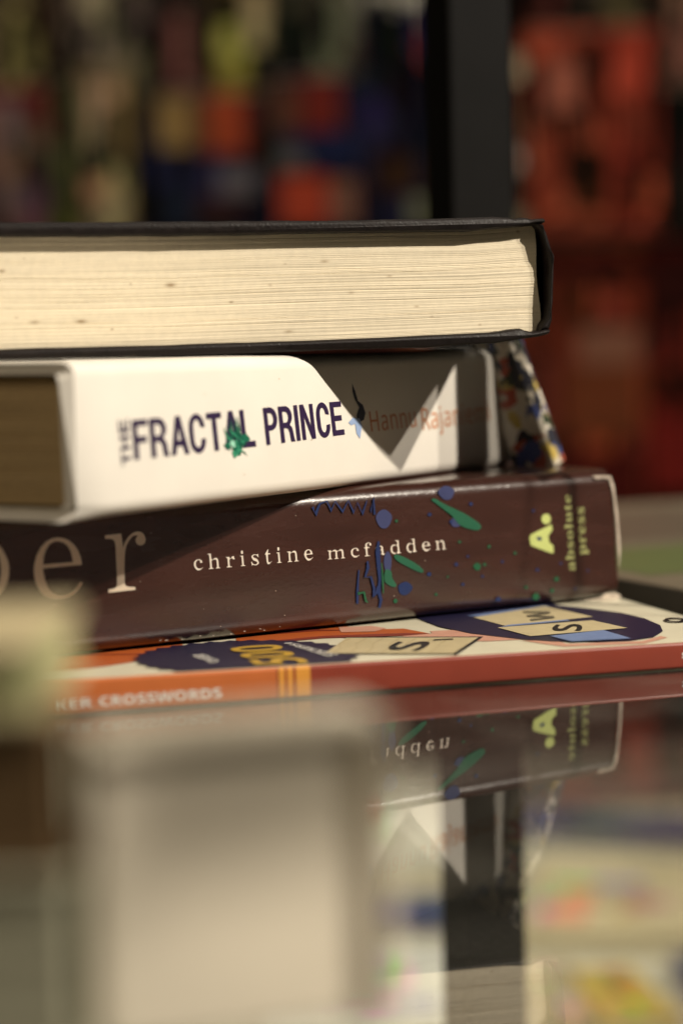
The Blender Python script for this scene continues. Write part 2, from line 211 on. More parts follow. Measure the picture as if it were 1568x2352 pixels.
 'nR': (443, '60,0 60,480 200,480 246,477 285,471 318,459 345,444 365,424 380,399 389,370 392,336 388,305 379,278 365,256 346,237 325,221 302,209 443,0 330,0 216,184 162,184 162,0|162,267 195,267 218,268 238,271 254,276 267,283 283,304 289,333 283,362 266,382 252,388 236,393 216,395 193,396 162,396'),
 'nS': (370, '167,-7 130,-5 95,1 62,10 31,22 31,117 48,110 66,103 84,96 102,90 120,84 138,80 156,78 175,77 207,81 228,92 240,108 244,128 237,153 217,172 203,180 187,189 170,198 150,207 114,225 95,238 77,253 61,272 48,293 39,319 36,350 39,380 47,407 61,431 80,450 104,466 131,477 163,484 199,486 217,486 235,484 253,481 270,478 287,473 305,467 323,460 341,453 308,373 292,380 277,385 263,390 249,394 223,400 195,402 170,398 151,388 140,373 136,353 141,330 158,313 171,305 187,296 205,287 226,277 244,268 260,259 275,250 289,241 312,220 329,196 335,183 340,168 342,151 343,133 340,103 332,76 317,52 297,31 272,15 242,3 206,-4'),
 'nT': (389, '144,0 144,395 13,395 13,480 375,480 375,395 245,395 245,0'),
 'nV': (437, '163,0 0,480 103,480 193,194 200,167 211,125 218,89 225,125 236,167 243,194 334,480 437,480 273,0'),
 'nW': (649, '122,0 0,480 100,480 161,218 170,179 179,132 185,92 191,132 199,177 207,211 277,480 373,480 443,211 450,177 459,132 465,92 471,132 480,179 488,218 549,480 649,480 527,0 412,0 347,252 342,274 335,306 328,339 324,364 321,339 314,307 308,274 302,251 238,0'),
 'lH': (498, '65,0 65,480 126,480 126,277 371,277 371,480 432,480 432,0 371,0 371,224 126,224 126,0'),
 'lR': (418, '65,0 65,480 197,480 239,477 275,471 305,460 329,446 348,426 361,403 369,375 372,343 371,325 369,308 364,293 358,279 342,256 322,239 300,225 276,215 408,0 337,0 221,198 126,198 126,0|126,249 197,249 225,251 248,255 267,262 283,272 294,285 303,301 308,319 310,340 308,362 303,381 294,396 281,407 265,416 245,422 222,426 194,427 126,427'),
 'la': (377, '144,-7 121,-5 100,0 80,8 63,19 49,34 39,52 33,74 31,100 34,125 41,148 55,167 73,183 97,196 127,206 162,212 203,215 265,217 265,238 263,259 260,277 254,290 245,301 222,314 190,318 163,316 136,310 112,301 89,291 71,335 96,347 126,357 143,361 159,364 176,365 193,366 224,364 251,359 273,350 291,337 305,321 314,300 320,275 322,245 322,0 279,0 268,51 265,51 253,37 241,25 229,15 216,7 202,1 185,-3 166,-6|158,41 180,43 200,47 218,55 234,66 247,80 256,98 262,119 264,144 264,176 211,174 180,172 154,167 133,161 118,152 98,130 92,99 97,73 110,55 132,44'),
 'le': (379, '210,-7 185,-5 162,-2 140,5 120,14 101,26 85,40 71,57 59,76 49,98 42,122 38,149 37,177 38,206 42,232 48,257 57,279 68,299 81,316 96,331 112,344 131,354 151,361 173,365 196,367 218,365 239,362 258,355 276,347 291,335 305,322 317,307 327,290 335,271 340,250 343,228 345,204 345,169 98,169 101,140 107,115 116,93 129,76 146,62 165,52 188,46 213,44 230,44 245,45 260,47 274,50 301,58 328,69 328,17 301,6 274,-1 260,-4 245,-5 228,-6|99,216 283,216 281,237 277,257 270,274 261,290 249,302 234,311 216,317 195,318 175,317 158,312 142,303 129,291 118,276 109,259 103,238'),
 'li': (173, '87,420 74,422 62,429 55,441 52,457 55,474 62,486 74,493 87,495 100,493 111,486 119,474 122,457 119,441 111,429 100,422|57,0 57,360 116,360 116,0'),
 'lj': (173, '87,420 74,422 62,429 55,441 52,457 55,474 62,486 74,493 87,495 100,493 111,486 119,474 122,457 119,441 111,429 100,422|15,-161 -15,-159 -37,-153 -37,-105 -16,-110 7,-112 27,-109 43,-100 54,-83 57,-56 57,360 116,360 116,-54 115,-78 110,-99 103,-117 92,-133 78,-145 61,-154 39,-159'),
 'lm': (628, '57,0 57,360 105,360 113,311 117,311 126,324 137,336 149,345 162,353 177,359 192,363 207,366 223,367 262,363 293,352 317,333 333,306 336,306 346,321 358,333 371,344 386,352 402,358 418,363 435,366 452,367 481,365 505,359 526,349 543,335 557,317 566,295 572,267 574,234 574,0 515,0 515,232 511,269 497,296 474,312 442,317 418,315 397,309 380,300 367,287 357,270 350,250 346,226 345,199 345,0 286,0 286,232 281,269 268,296 245,312 212,317 187,315 166,309 150,298 137,283 128,265 121,242 117,216 116,187 116,0'),
 'ln': (415, '57,0 57,360 105,360 113,311 117,311 126,324 138,336 151,345 165,353 181,359 197,363 213,366 230,367 261,365 287,359 309,349 328,335 342,317 352,295 359,267 361,234 361,0 302,0 302,230 297,268 282,295 257,312 222,317 194,315 171,309 153,298 139,283 129,265 122,242 118,216 116,187 116,0'),
 'lu': (415, '184,-7 153,-5 127,1 104,11 86,25 72,42 61,65 55,92 53,124 53,360 113,360 113,128 118,91 133,64 158,48 193,42 220,44 243,51 262,61 276,76 286,95 293,117 297,143 299,173 299,360 358,360 358,0 310,0 301,48 298,48 289,35 277,23 264,14 250,6 234,1 218,-3 201,-6'),
 'n5': (384, '162,-7 143,-6 125,-5 108,-3 91,0 75,4 60,8 46,13 33,19 33,107 46,101 60,95 76,90 93,85 110,81 127,78 143,76 158,76 180,77 198,81 214,86 227,94 238,105 245,118 250,134 251,152 245,184 227,206 197,220 155,224 136,223 116,221 83,214 42,235 60,480 320,480 320,394 149,394 140,300 165,304 201,306 223,305 243,302 262,297 279,289 296,280 310,269 323,256 333,240 342,223 348,204 352,183 353,161 350,124 341,91 326,62 305,38 278,18 245,4 206,-4'),
 'n0': (384, '191,-7 151,-3 116,10 88,30 64,59 47,95 34,137 27,185 24,240 25,277 28,312 33,344 40,373 50,399 62,421 76,441 93,457 113,470 136,480 162,485 191,487 232,483 266,471 295,450 318,422 336,386 349,344 357,295 359,240 358,203 355,168 350,136 343,107 333,82 321,59 307,39 290,23 270,10 247,1 221,-5|191,75 209,78 223,85 235,98 244,116 250,139 255,168 258,201 259,240 258,278 255,312 250,340 244,363 235,382 223,395 209,402 191,405 174,402 159,395 148,382 139,363 133,340 128,312 126,278 125,240 126,201 128,168 133,140 139,117 148,98 159,86 174,78')}
def contours(code):
    adv, s = GL[code]
    return adv, [[tuple(float(q) for q in p.split(',')) for p in c.split(' ')] for c in s.split('|')]
def arc(cx, cy, rx, ry, a0, a1, n=12):
    return [(cx + rx * math.cos(math.radians(a0 + (a1 - a0) * i / n)), cy + ry * math.sin(math.radians(a0 + (a1 - a0) * i / n))) for i in range(n + 1)]
def grotesque(ch):          # heavy narrow grotesque capitals, cap height 720
    w, t, h = 420, 118, 720
    if ch == 'F': return 400, [[(0,0),(t,0),(t,300),(330,300),(330,415),(t,415),(t,605),(370,605),(370,h),(0,h)]]
    if ch == 'E': return 430, [[(0,0),(390,0),(390,115),(t,115),(t,310),(350,310),(350,425),(t,425),(t,605),(380,605),(380,h),(0,h)]]
    if ch == 'L': return 390, [[(0,0),(360,0),(360,115),(t,115),(t,h),(0,h)]]
    if ch == 'H': return 470, [[(0,0),(t,0),(t,310),(300,310),(300,0),(418,0),(418,h),(300,h),(300,425),(t,425),(t,h),(0,h)]]
    if ch == 'I': return 170, [[(0,0),(t,0),(t,h),(0,h)]]
    if ch == 'T': return 410, [[(140,0),(258,0),(258,605),(400,605),(400,h),(0,h),(0,605),(140,605)]]
    if ch == 'N': return 480, [[(0,0),(112,0),(112,480),(300,0),(425,0),(425,h),(313,h),(313,250),(125,h),(0,h)]]
    if ch == 'A': return 460, [[(0,0),(120,0),(160,160),(300,160),(340,0),(460,0),(290,h),(170,h)], [(185,270),(275,270),(230,540)]]
    if ch == 'C': return 470, [[(430,265)] + arc(220, 360, 215, 372, -18, -342, 30)[0:0] + arc(222, 258, 208, 270, -3, -180, 14) + arc(222, 462, 208, 270, 180, 0, 14) + [(312,480)] + arc(222, 470, 92, 150, 5, 180, 12) + arc(222, 250, 92, 150, 180, 360, 12)]
    if ch == 'P': return 440, [[(0,0),(t,0),(t,270),(200,270)] + arc(200, 495, 205, 225, -90, 90, 14) + [(0,h)], [(t,380),(t,610),(190,610)] + arc(190, 495, 95, 115, 90, -90, 10)]
    if ch == 'R': return 470, [[(0,0),(t,0),(t,285),(195,285)] + [(255,260),(285,190),(300,60),(315,0),(440,0),(415,70),(400,200),(375,290),(320,335)] + arc(205, 520, 205, 200, -55, 90, 12) + [(0,h)], [(t,395),(t,610),(195,610)] + arc(195, 502, 95, 108, 90, -90, 10)]
def lay(style, txt, track=0, space=260):
    x = 0; out = []
    for ch in txt:
        if ch == ' ': x += space; continue
        adv, cs = grotesque(ch) if style == 'g' else contours(style + ch)
        out.append([[(p[0] + x, p[1]) for p in c] for c in cs]); x += adv + track
    xs = [p[0] for g in out for c in g for p in c]
    return out, min(xs), max(xs)
def inside(p, c):
    r = False; n = len(c)
    for i in range(n):
        (x1, y1), (x2, y2) = c[i], c[(i + 1) % n]
        if (y1 > p[1]) != (y2 > p[1]) and p[0] < x1 + (p[1] - y1) * (x2 - x1) / (y2 - y1): r = not r
    return r
def split_islands(cs):
    outs = [c for i, c in enumerate(cs) if sum(inside(c[0], d) for j, d in enumerate(cs) if j != i) % 2 == 0]
    return [[o] + [c for c in cs if c not in outs and inside(c[0], o)] for o in outs]
class Surf:                  # a flat face of a thing: world matrix of the thing, local point and normal
    def __init__(s, M, p, n):
        s.M = M; s.I = M.inverted(); s.p = Vector(p); s.n = Vector(n).normalized()
        s.wp = M @ s.p; s.wn = (M.to_3x3() @ s.n).normalized()
    def at(s, q, lift=0): return s.I @ onplane(q[0], q[1], s.wp, s.wn) + s.n * lift
    def poly(s, mb, pts, m, lift, holes=()): mb.poly([[s.at(q, lift) for q in pts]] + [[s.at(q, lift) for q in h] for h in holes], m)
    def ell(s, mb, c, rx, ry, m, lift, n=18, wob=.08, rnd=random.Random(3)):
        ph = rnd.random() * 6; s.poly(mb, [(c[0] + rx * (1 + wob * math.sin(3 * a + ph)) * math.cos(a), c[1] + ry * (1 + wob * math.cos(2 * a + ph)) * math.sin(a)) for a in [i * 2 * math.pi / n for i in range(n)]], m, lift)
    def text(s, mb, style, txt, bl, br, tl, tr, top, m, lift, track=0, space=260):
        gs, x0, x1 = lay(style, txt, track, space)
        P = [s.at(q, lift) for q in (bl, br, tl, tr)]
        def f(x, y):
            u = (x - x0) / (x1 - x0); v = y / top
            return (P[0] * (1 - u) + P[1] * u) * (1 - v) + (P[2] * (1 - u) + P[3] * u) * v
        for g in gs:
            for isl in split_islands(g): mb.poly([[f(*p) for p in c] for c in isl], m)
    def stroke(s, mb, pts, ws, m, lift):
        L = []; R = []; n = len(pts)
        for i, (x, y) in enumerate(pts):
            a = pts[max(0, i - 1)]; b = pts[min(n - 1, i + 1)]; dx, dy = b[0] - a[0], b[1] - a[1]; l = math.hypot(dx, dy) or 1
            w = ws[i] if hasattr(ws, '__len__') else ws
            L.append((x - dy / l * w / 2, y + dx / l * w / 2)); R.append((x + dy / l * w / 2, y - dx / l * w / 2))
        for i in range(n - 1):
            q = [s.at(p, lift) for p in (L[i], L[i + 1], R[i + 1], R[i])]; mb.add(q, [(0, 1, 2, 3)], m)
# ------------------------------------------------------------------ helpers: book building
def case_profile(D, T, r, t, ts, n=5):
    """C-shaped section of a cover: (depth, height) outer path then inner path back."""
    a = [(D, T)] + [(r - r * math.sin(k), T - r + r * math.cos(k)) for k in [i * math.pi / 2 / n for i in range(n + 1)]]
    a += [(r - r * math.cos(k), r - r * math.sin(k)) for k in [i * math.pi / 2 / n for i in range(n + 1)]] + [(D, 0)]
    b = [(D, t), (ts + .001, t), (ts, t + .001), (ts, T - t - .001), (ts + .001, T - t), (D, T - t)]
    return a, b
def case(mb, xs, D, Tf, r, t, ts, mfun, warp=None):
    rings = []
    for x in xs:
        T = Tf(x); a, b = case_profile(D, T, r, t, ts); ring = [Vector((x, y, z)) for y, z in a + b]
        if warp: ring = [warp(p, T) for p in ring]
        rings.append(ring)
    n = len(rings[0]); na = len(a)
    for i in range(len(xs) - 1):
        for k in range(n):
            q = (k + 1) % n
            mb.add([rings[i][k], rings[i][q], rings[i + 1][q], rings[i + 1][k]], [(0, 1, 2, 3)], mfun(.5 * (xs[i] + xs[i + 1]), k if k < na - 1 else -1))
    for ring in (rings[0], rings[-1]):
        t3 = [tuple(q) for q in tessellate_polygon([[Vector((p.y, p.z, 0)) for p in ring]])]
        mb.add(ring, t3, mfun(ring[0].x, -2))
def weld(mb, eps=1e-6):
    idx = {}; nv = []; mp = []
    for v in mb.v:
        k = tuple(round(c / eps) for c in v)
        if k not in idx: idx[k] = len(nv); nv.append(v)
        mp.append(idx[k])
    mb.v = nv; mb.f = [[mp[i] for i in f] for f in mb.f]
def page_block(x0, x1, y0, y1, z0f, z1f, m, layers, nx, seed, rough=.00012, gaps=(), endr=None, wave=.00006):
    """Stack of leaves: every leaf edge stands a little in or out of its neighbours."""
    rnd = random.Random(seed); mb = MB(); rings = []
    per = [(x0 + (x1 - x0) * i / nx, y0, 0, -1) for i in range(nx + 1)]
    per += [(x1, y0 + (y1 - y0) * i / 8, 1, 0) for i in range(1, 9)]
    per += [(x1 - (x1 - x0) * i / 6, y1, 0, 1) for i in range(1, 7)]
    per += [(x0, y1 - (y1 - y0) * i / 8, -1, 0) for i in range(1, 8)]
    low = 0
    for k in range(layers + 1):
        v = k / layers; low = .85 * low + rnd.gauss(0, rough * .35)
        off = low + rnd.gauss(0, rough)
        for g in gaps:
            if abs(v - g) < .6 / layers: off -= .00012
        ring = []
        ph = rnd.random() * 50
        for (x, y, nx_, ny_) in per:
            z = z0f(x) + (z1f(x) - z0f(x)) * v
            z += wave * noise.noise(Vector((x * 18, v * 6, seed))) * (4 * v * (1 - v))
            o = off * (.65 + .7 * noise.noise(Vector((x * 60, k * .7, seed)))) + .0001 * noise.noise(Vector((x * 25, v * 14, 3 + seed)))
            xx = x
            if endr and nx_ > 0 or (endr and x == x1): xx = x + endr(v) + rnd.gauss(0, rough * .8)
            ring.append((xx + nx_ * o, y + ny_ * o, z))
        rings.append(ring)
    n = len(per); mb.v = [p for r in rings for p in r]; mb.mats = [m]
    for k in range(layers):
        for i in range(n):
            j = (i + 1) % n; mb.f.append([k * n + i, k * n + j, (k + 1) * n + j, (k + 1) * n + i]); mb.m.append(0)
    mb.f.append(list(range(n))[::-1]); mb.m.append(0); mb.f.append([layers * n + i for i in range(n)]); mb.m.append(0)
    return mb
def spread(a, b, n): return [a + (b - a) * i / n for i in range(n + 1)]
# ================================================================== THE TABLE
def glass_material():
    m = bpy.data.materials.new('table_glass'); m.use_nodes = True; nt = m.node_tree; nt.nodes.clear(); N = nt.nodes.new; L = nt.links.new
    out = N('ShaderNodeOutputMaterial'); mix = N('ShaderNodeMixShader'); tr = N('ShaderNodeBsdfTransparent'); gl = N('ShaderNodeBsdfGlossy')
    tr.inputs[0].default_value = (.95, .955, .93, 1); gl.inputs['Roughness'].default_value = .012; gl.inputs['Color'].default_value = (1, 1, 1, 1)
    ge = N('ShaderNodeNewGeometry'); dt = N('ShaderNodeVectorMath'); dt.operation = 'DOT_PRODUCT'; L(ge.outputs['Normal'], dt.inputs[0]); L(ge.outputs['Incoming'], dt.inputs[1])
    def mth(op, a, b=None, clamp=False):
        q = N('ShaderNodeMath'); q.operation = op; q.use_clamp = clamp
        for i, x in enumerate((a, b)):
            if x is None: continue
            if isinstance(x, (int, float)): q.inputs[i].default_value = x
            else: L(x, q.inputs[i])
        return q
    c1 = mth('SUBTRACT', 1.0, mth('ABSOLUTE', dt.outputs['Value']).outputs[0], True)
    fr = mth('MULTIPLY_ADD', mth('POWER', c1.outputs[0], 4.4).outputs[0], .9); fr.inputs[2].default_value = .09
    tc = N('ShaderNodeTexCoord'); n = N('ShaderNodeTexNoise'); n.inputs['Scale'].default_value = 35; L(tc.outputs['Object'], n.inputs['Vector'])
    r = N('ShaderNodeMapRange'); r.inputs[3].default_value = .006; r.inputs[4].default_value = .03; L(n.outputs['Fac'], r.inputs[0]); L(r.outputs[0], gl.inputs['Roughness'])
    L(fr.outputs[0], mix.inputs[0]); L(tr.outputs[0], mix.inputs[1]); L(gl.outputs[0], mix.inputs[2])
    df = N('ShaderNodeBsdfDiffuse'); df.inputs[0].default_value = (.6, .58, .5, 1)   # film of dust
    m2 = N('ShaderNodeMixShader'); sp_ = N('ShaderNodeTexNoise'); sp_.inputs['Scale'].default_value = 900; sp_.inputs['Detail'].default_value = 2; L(tc.outputs['Object'], sp_.inputs['Vector'])
    dot_ = N('ShaderNodeMapRange'); dot_.inputs[1].default_value = .735; dot_.inputs[2].default_value = .76; dot_.inputs[3].default_value = 0; dot_.inputs[4].default_value = .55; L(sp_.outputs['Fac'], dot_.inputs[0])
    sm_ = N('ShaderNodeTexNoise'); sm_.inputs['Scale'].default_value = 45; sm_.inputs['Detail'].default_value = 5; L(tc.outputs['Object'], sm_.inputs['Vector'])
    smr = N('ShaderNodeMapRange'); smr.inputs[1].default_value = .4; smr.inputs[2].default_value = .75; smr.inputs[3].default_value = .012; smr.inputs[4].default_value = .055; L(sm_.outputs['Fac'], smr.inputs[0])
    dsum = mth('ADD', dot_.outputs[0], smr.outputs[0], True); L(dsum.outputs[0], m2.inputs[0]); L(mix.outputs[0], m2.inputs[1]); L(df.outputs[0], m2.inputs[2]); L(m2.outputs[0], out.inputs[0])
    return m
def clear_glass(c):
    m = bpy.data.materials.new('glass_edge'); m.use_nodes = True; nt = m.node_tree; nt.nodes.clear()
    out = nt.nodes.new('ShaderNodeOutputMaterial'); tr = nt.nodes.new('ShaderNodeBsdfTransparent'); tr.inputs[0].default_value = c; nt.links.new(tr.outputs[0], out.inputs[0]); return m
GLASS = glass_material(); GEDGE = clear_glass((.9, .95, .9, 1))
STEEL = mat('black_steel', (.0058, .0054, .0052), .6, .08, var=.2, vscale=40, bump=.08, bscale=1500)
PX, PY, PW = .0470, .765, .0232               # the upright that passes through the glass
pa = math.radians(20)
table = thing('display_table', Matrix.Translation((0, .3, -.75)), 'clear glass table top in a black steel frame, carrying the stacked books', 'display table')
mb = MB(); h = .0175
for (a0, a1, b0, b1) in ((-.7, PX - h, -.2, 1.0), (PX + h, .7, -.2, 1.0), (PX - h, PX + h, -.2, PY - h), (PX - h, PX + h, PY + h, 1.0)):
    mb.add([(a0, b0 - .3, .75), (a1, b0 - .3, .75), (a1, b1 - .3, .75), (a0, b1 - .3, .75)], [(0, 1, 2, 3)], GLASS)
    mb.add([(a0, b0 - .3, .742), (a0, b1 - .3, .742), (a1, b1 - .3, .742), (a1, b0 - .3, .742)], [(0, 1, 2, 3)], GEDGE)
mb.build('glass_top', table, fixn=False)
mb = MB(); c, s = math.cos(pa), math.sin(pa); w = PW / 2
q = [Vector((x * c - y * s + PX, x * s + y * c + PY - .3, 0)) for x, y in ((-w, -w), (w, -w), (w, w), (-w, w))]
mb.add([p + Vector((0, 0, z)) for z in (0, 1.55) for p in q], [(0, 1, 5, 4), (1, 2, 6, 5), (2, 3, 7, 6), (3, 0, 4, 7), (0, 3, 2, 1), (4, 5, 6, 7)], STEEL)
mb.build('upright', table, bevel=.0012)
CARD = mat('blocker_card', (.62, .58, .50), .6, .3)
def shade_stand(foot, quad, label, thick=.0016):
    """added card on a wire stand, out of view, put there to block light"""
    o = thing('unseen_blocker', Matrix.Translation(foot), label, 'card stand'); F0 = Vector(foot)
    q = [Vector(p) - F0 for p in quad]; n = (q[1] - q[0]).cross(q[3] - q[0]).normalized() * thick
    mb = MB(); mb.add(q + [p + n for p in q], [(0, 1, 2, 3), (4, 7, 6, 5), (0, 4, 5, 1), (1, 5, 6, 2), (2, 6, 7, 3), (3, 7, 4, 0)], CARD); mb.build('card', o)
    c = (q[0] + q[1] + q[2] + q[3]) / 4 + n; e = min(q, key=lambda p: (p - Vector((0, 0, c.z))).length) * .5 + c * .5 + n * .6
    mb = MB(); pts = [Vector((0, 0, .004)), Vector((0, 0, e.z)), e]; r = .0012
    for a, b in zip(pts, pts[1:]):
        d = (b - a).normalized(); u = d.orthogonal().normalized(); v = d.cross(u); k = 8
        ring = [u * math.cos(t * 2 * math.pi / k) * r + v * math.sin(t * 2 * math.pi / k) * r for t in range(k)]
        mb.add([a + p for p in ring] + [b + p for p in ring], [(t, (t + 1) % k, k + (t + 1) % k, k + t) for t in range(k)], STEEL)
    mb.build('wire', o, smooth=40)
    mb = MB(); mb.box(-.03, .03, -.03, .03, .0002, .004, STEEL); mb.build('base', o, bevel=.001); return o
u, v, c0 = Vector((.913, -.407, 0)), Vector((.407, .913, 0)) * .0140, Vector((.1081, .5988, 0))  # unseen card added to shade the right end of the white spine
shade_stand((.21, .54, 0), [c0 - v + Vector((0, 0, .088)), c0 + v + Vector((0, 0, .088)), c0 + v + Vector((0, 0, .20)), c0 - v + Vector((0, 0, .20))], 'narrow added card on a wire stand, out of view, shading the white hardback')
LL = KP - SH; cast = lambda p: p + (LL - p) * .2  # second unseen card, shaped towards the lamp to shade the front box diagonally
Qa, Qb = Vector((.0195, .266, .0345)), Vector((-.046, .262, .0020))
shade_stand((.36, .20, 0), [cast(Qa), cast(Qb), cast(Vector((-.046, .262, .042))), cast(Vector((.0195, .266, .056)))], 'broad added card on a wire stand, out of view, shading the white box in front')
BOARD = mat('shelf_laminate', (.5, .46, .38), .45, .4, var=.12, vscale=8)
mb = MB(); mb.box(-.7, .7, .65, 1.62, .433, .450, BOARD); mb.build('lower_shelf', table, bevel=.002)
# ================================================================== CROSSWORD BOOK
CR = (.33, .065, .03)
cA, cB = onZ(180, 1640, .0002), onZ(1568, 1537, .0002)
Mc = frame(cA, cB); Ic = Mc.inverted()
cT = lambda x: .0079 - .0012 * max(-.02, min(.16, x)) / .145
xR = (Ic @ onZ(1568, 1413, .0068)).x; xL = xR - .235
cross = thing('crossword_book', Mc, 'thin crossword paperback with orange and red spine, lowest in the stack on the glass', 'book')
ORANGE = mat('orange_card', (.50, .135, .035), .38, .45, var=.06, vscale=150, bump=.03)
RED = mat('red_card', (.235, .038, .02), .38, .45, var=.06, vscale=150, bump=.03)
YEL = mat('yellow_card', (.66, .29, .045), .38, .45); DRED = mat('dark_red_card', (.17, .02, .015), .38, .45)
CREAM = mat('cream_card', (.62, .58, .44), .33, .45, var=.05, vscale=120, bump=.02)
tp = Surf(Mc, (0, 0, cT(0)), (0.0012 / .145, 0, 1)); sp = Surf(Mc, (0, 0, 0), (0, -1, 0))
sx = lambda X: sp.at(ZC(X, 325)).x
marks = [xL, sx(1243), sx(1251), sx(1277), sx(1280), sx(1287), sx(1290), sx(1314), sx(1317), sx(1326), sx(1329), sx(1392), xR]
segm = [ORANGE, DRED, YEL, ORANGE, DRED, ORANGE, YEL, ORANGE, DRED, ORANGE, YEL, RED]
xs = sorted(set(marks + spread(xL, xR, 40)))
def cm(x, k):
    if k == -2 or k == -1: return CREAM
    if 2 <= k <= 10:
        for i in range(12):
            if marks[i] <= x <= marks[i + 1]: return segm[i]
    return CREAM
mb = MB(); case(mb, xs, .150, cT, .0009, .0004, .0006, cm); weld(mb)
C = mb
NAVY = ink((.018, .016, .045), .3); DK = ink((.012, .010, .014), .3); OR2 = ink((.46, .105, .025), .33); PINK = ink((.62, .33, .24), .33); DR2 = ink((.22, .035, .02), .33)
WOOD = ink((.56, .47, .28), .33); LB = ink((.17, .24, .44), .33); GOLD = ink((.58, .36, .05), .33); WH = ink((.75, .73, .68), .33); GRAIN = ink((.42, .33, .17), .33)
l = .00008
tp.poly(C, [Z3(-450, 385), Z3(0, 328), Z3(190, 300), Z3(240, 290), Z3(380, 262), Z3(440, 235), Z3(470, 208), Z3(475, 100), Z3(-450, 150)], OR2, l)
tp.poly(C, [Z3(-450, 262), Z3(375, 252), Z3(375, 256), Z3(-450, 268)], DR2, 2 * l)
tp.poly(C, [Z4(-390, 120), Z4(-390, 233), Z4(-330, 252), Z4(0, 224), Z4(345, 214), Z4(465, 205), Z4(345, 182), Z4(220, 186), Z4(60, 170), Z4(-20, 120)], OR2, l)
tp.poly(C, [Z4(-330, 246), Z4(-300, 252), Z4(0, 225), Z4(345, 215), Z4(465, 205), Z4(345, 203), Z4(0, 215)], DR2, 2 * l)
tp.poly(C, [Z4(-380, 212), Z4(-40, 188), Z4(200, 190), Z4(-40, 194), Z4(-380, 219)], DR2, 2.2 * l)
tp.poly(C, [Z4(60, 178), Z4(200, 172), Z4(270, 182), Z4(220, 196), Z4(70, 200)], PINK, 2.4 * l)
tp.poly(C, [Z4(345, 214), Z4(470, 204), Z4(460, 194), Z4(590, 188), Z4(720, 206), Z4(890, 229), Z4(720, 238), Z4(500, 238), Z4(470, 226), Z4(330, 222)], PINK, 1.6 * l)
tp.poly(C, [Z4(860, 235), Z4(1010, 236), Z4(1060, 250), Z4(1390, 238), Z4(1470, 215), Z4(1500, 222), Z4(1400, 248), Z4(1050, 262), Z4(960, 250)], PINK, 1.6 * l)
bc = tp.at(Z3(835, 268)); br_ = (tp.at(Z3(190, 305)) - bc).length
pts = []
for i in range(64):
    a = i * math.pi / 32; r = br_ * (1.0 if i % 2 else .93)
    pts.append(Vector((bc.x + r * math.cos(a), max(.0014, bc.y + r * math.sin(a)), cT(0) - .0012 / .145 * (bc.x + r * math.cos(a)) + 3 * l)))
C.poly([pts], NAVY)
tp.poly(C, [Z4(80, 223), Z4(694, 221), Z4(578, 300), Z4(562, 300), Z4(570, 296)], DK, 4 * l)
tp.poly(C, [Z4(0, 296), Z4(95, 228), Z4(672, 226), Z4(562, 297)], WOOD, 5 * l)
for k in range(7):
    tp.stroke(C, [Z4(40 + 70 * k, 294), Z4(70 + 70 * k, 272), Z4(60 + 74 * k, 255), Z4(110 + 72 * k, 232)], 1.2, GRAIN, 5.6 * l)
tp.text(C, 'n', 'S', Z4(412, 287), Z4(478, 246), Z4(192, 282), Z4(232, 246), 714, DK, 6.5 * l)
tp.poly(C, [Z4(470, 243), Z4(480, 236), Z4(560, 233), Z4(562, 238), Z4(500, 240)], DK, 6.5 * l)
tp.poly(C, [Z4(395, 60), Z4(400, 138), Z4(500, 176), Z4(640, 206), Z4(840, 229), Z4(1000, 241), Z4(1200, 243), Z4(1340, 237), Z4(1440, 222), Z4(1480, 197), Z4(1468, 170), Z4(1400, 140), Z4(1300, 116), Z4(1150, 96), Z4(1020, 82), Z4(940, 60)], NAVY, 3.4 * l)
tp.poly(C, [Z4(620, 130), Z4(700, 118), Z4(960, 84), Z4(985, 90), Z4(700, 134)], LB, 4.2 * l)
tp.poly(C, [Z4(650, 138), Z4(960, 88), Z4(1175, 135), Z4(790, 175)], WOOD, 5 * l)
tp.poly(C, [Z4(770, 181), Z4(800, 172), Z4(1060, 148), Z4(1075, 152)], LB, 5.4 * l)
tp.poly(C, [Z4(755, 184), Z4(1170, 152), Z4(1325, 186), Z4(900, 222)], WOOD, 6 * l)
tp.poly(C, [Z4(985, 222), Z4(1220, 196), Z4(1342, 233), Z4(1080, 246)], LB, 6.8 * l)
tp.text(C, 'n', 'W', Z4(1015, 152), Z4(975, 106), Z4(850, 157), Z4(815, 118), 714, ink((.12, .10, .07), .33), 7.4 * l)
tp.text(C, 'n', 'S', Z4(1125, 200), Z4(1125, 170), Z4(925, 202), Z4(950, 173), 714, DK, 7.4 * l)
tp.text(C, 'n', 'O', Z4(1590, 158), Z4(1570, 138), Z4(1445, 160), Z4(1440, 140), 714, DK, 5 * l)
tp.text(C, 'n', '500', Z3(1195, 312), Z3(1005, 205), Z3(740, 332), Z3(592, 236), 714, GOLD, 6 * l)
tp.text(C, 'n', 'OVER', Z3(683, 302), Z3(590, 262), Z3(612, 322), Z3(485, 274), 714, WH, 6 * l)
tp.text(C, 'n', 'STICKERS', Z3(1362, 268), Z3(1118, 204), Z3(1268, 283), Z3(1050, 212), 714, WH, 6.6 * l)
tp.poly(C, [Z3(1048, 205), Z3(1056, 201), Z3(1096, 198), Z3(1096, 203)], WH, 6.6 * l)
sp.text(C, 'n', 'CROSSWORDS', ZC(447, 362), ZC(995, 324), ZC(443, 303), ZC(985, 261), 714, WH, .0001)
sp.text(C, 'n', 'KER', ZC(262, 378), ZC(414, 365), ZC(260, 324), ZC(410, 306), 714, WH, .0001)
sp.text(C, 'n', 'S', Z6(1562, 912), Z6(1600, 905), Z6(1560, 874), Z6(1598, 868), 714, WH, .0001)
C.build('cover', cross, smooth=35, fixn=False)
PAGES = paper_edges('paper_white', (.72, .66, .52))
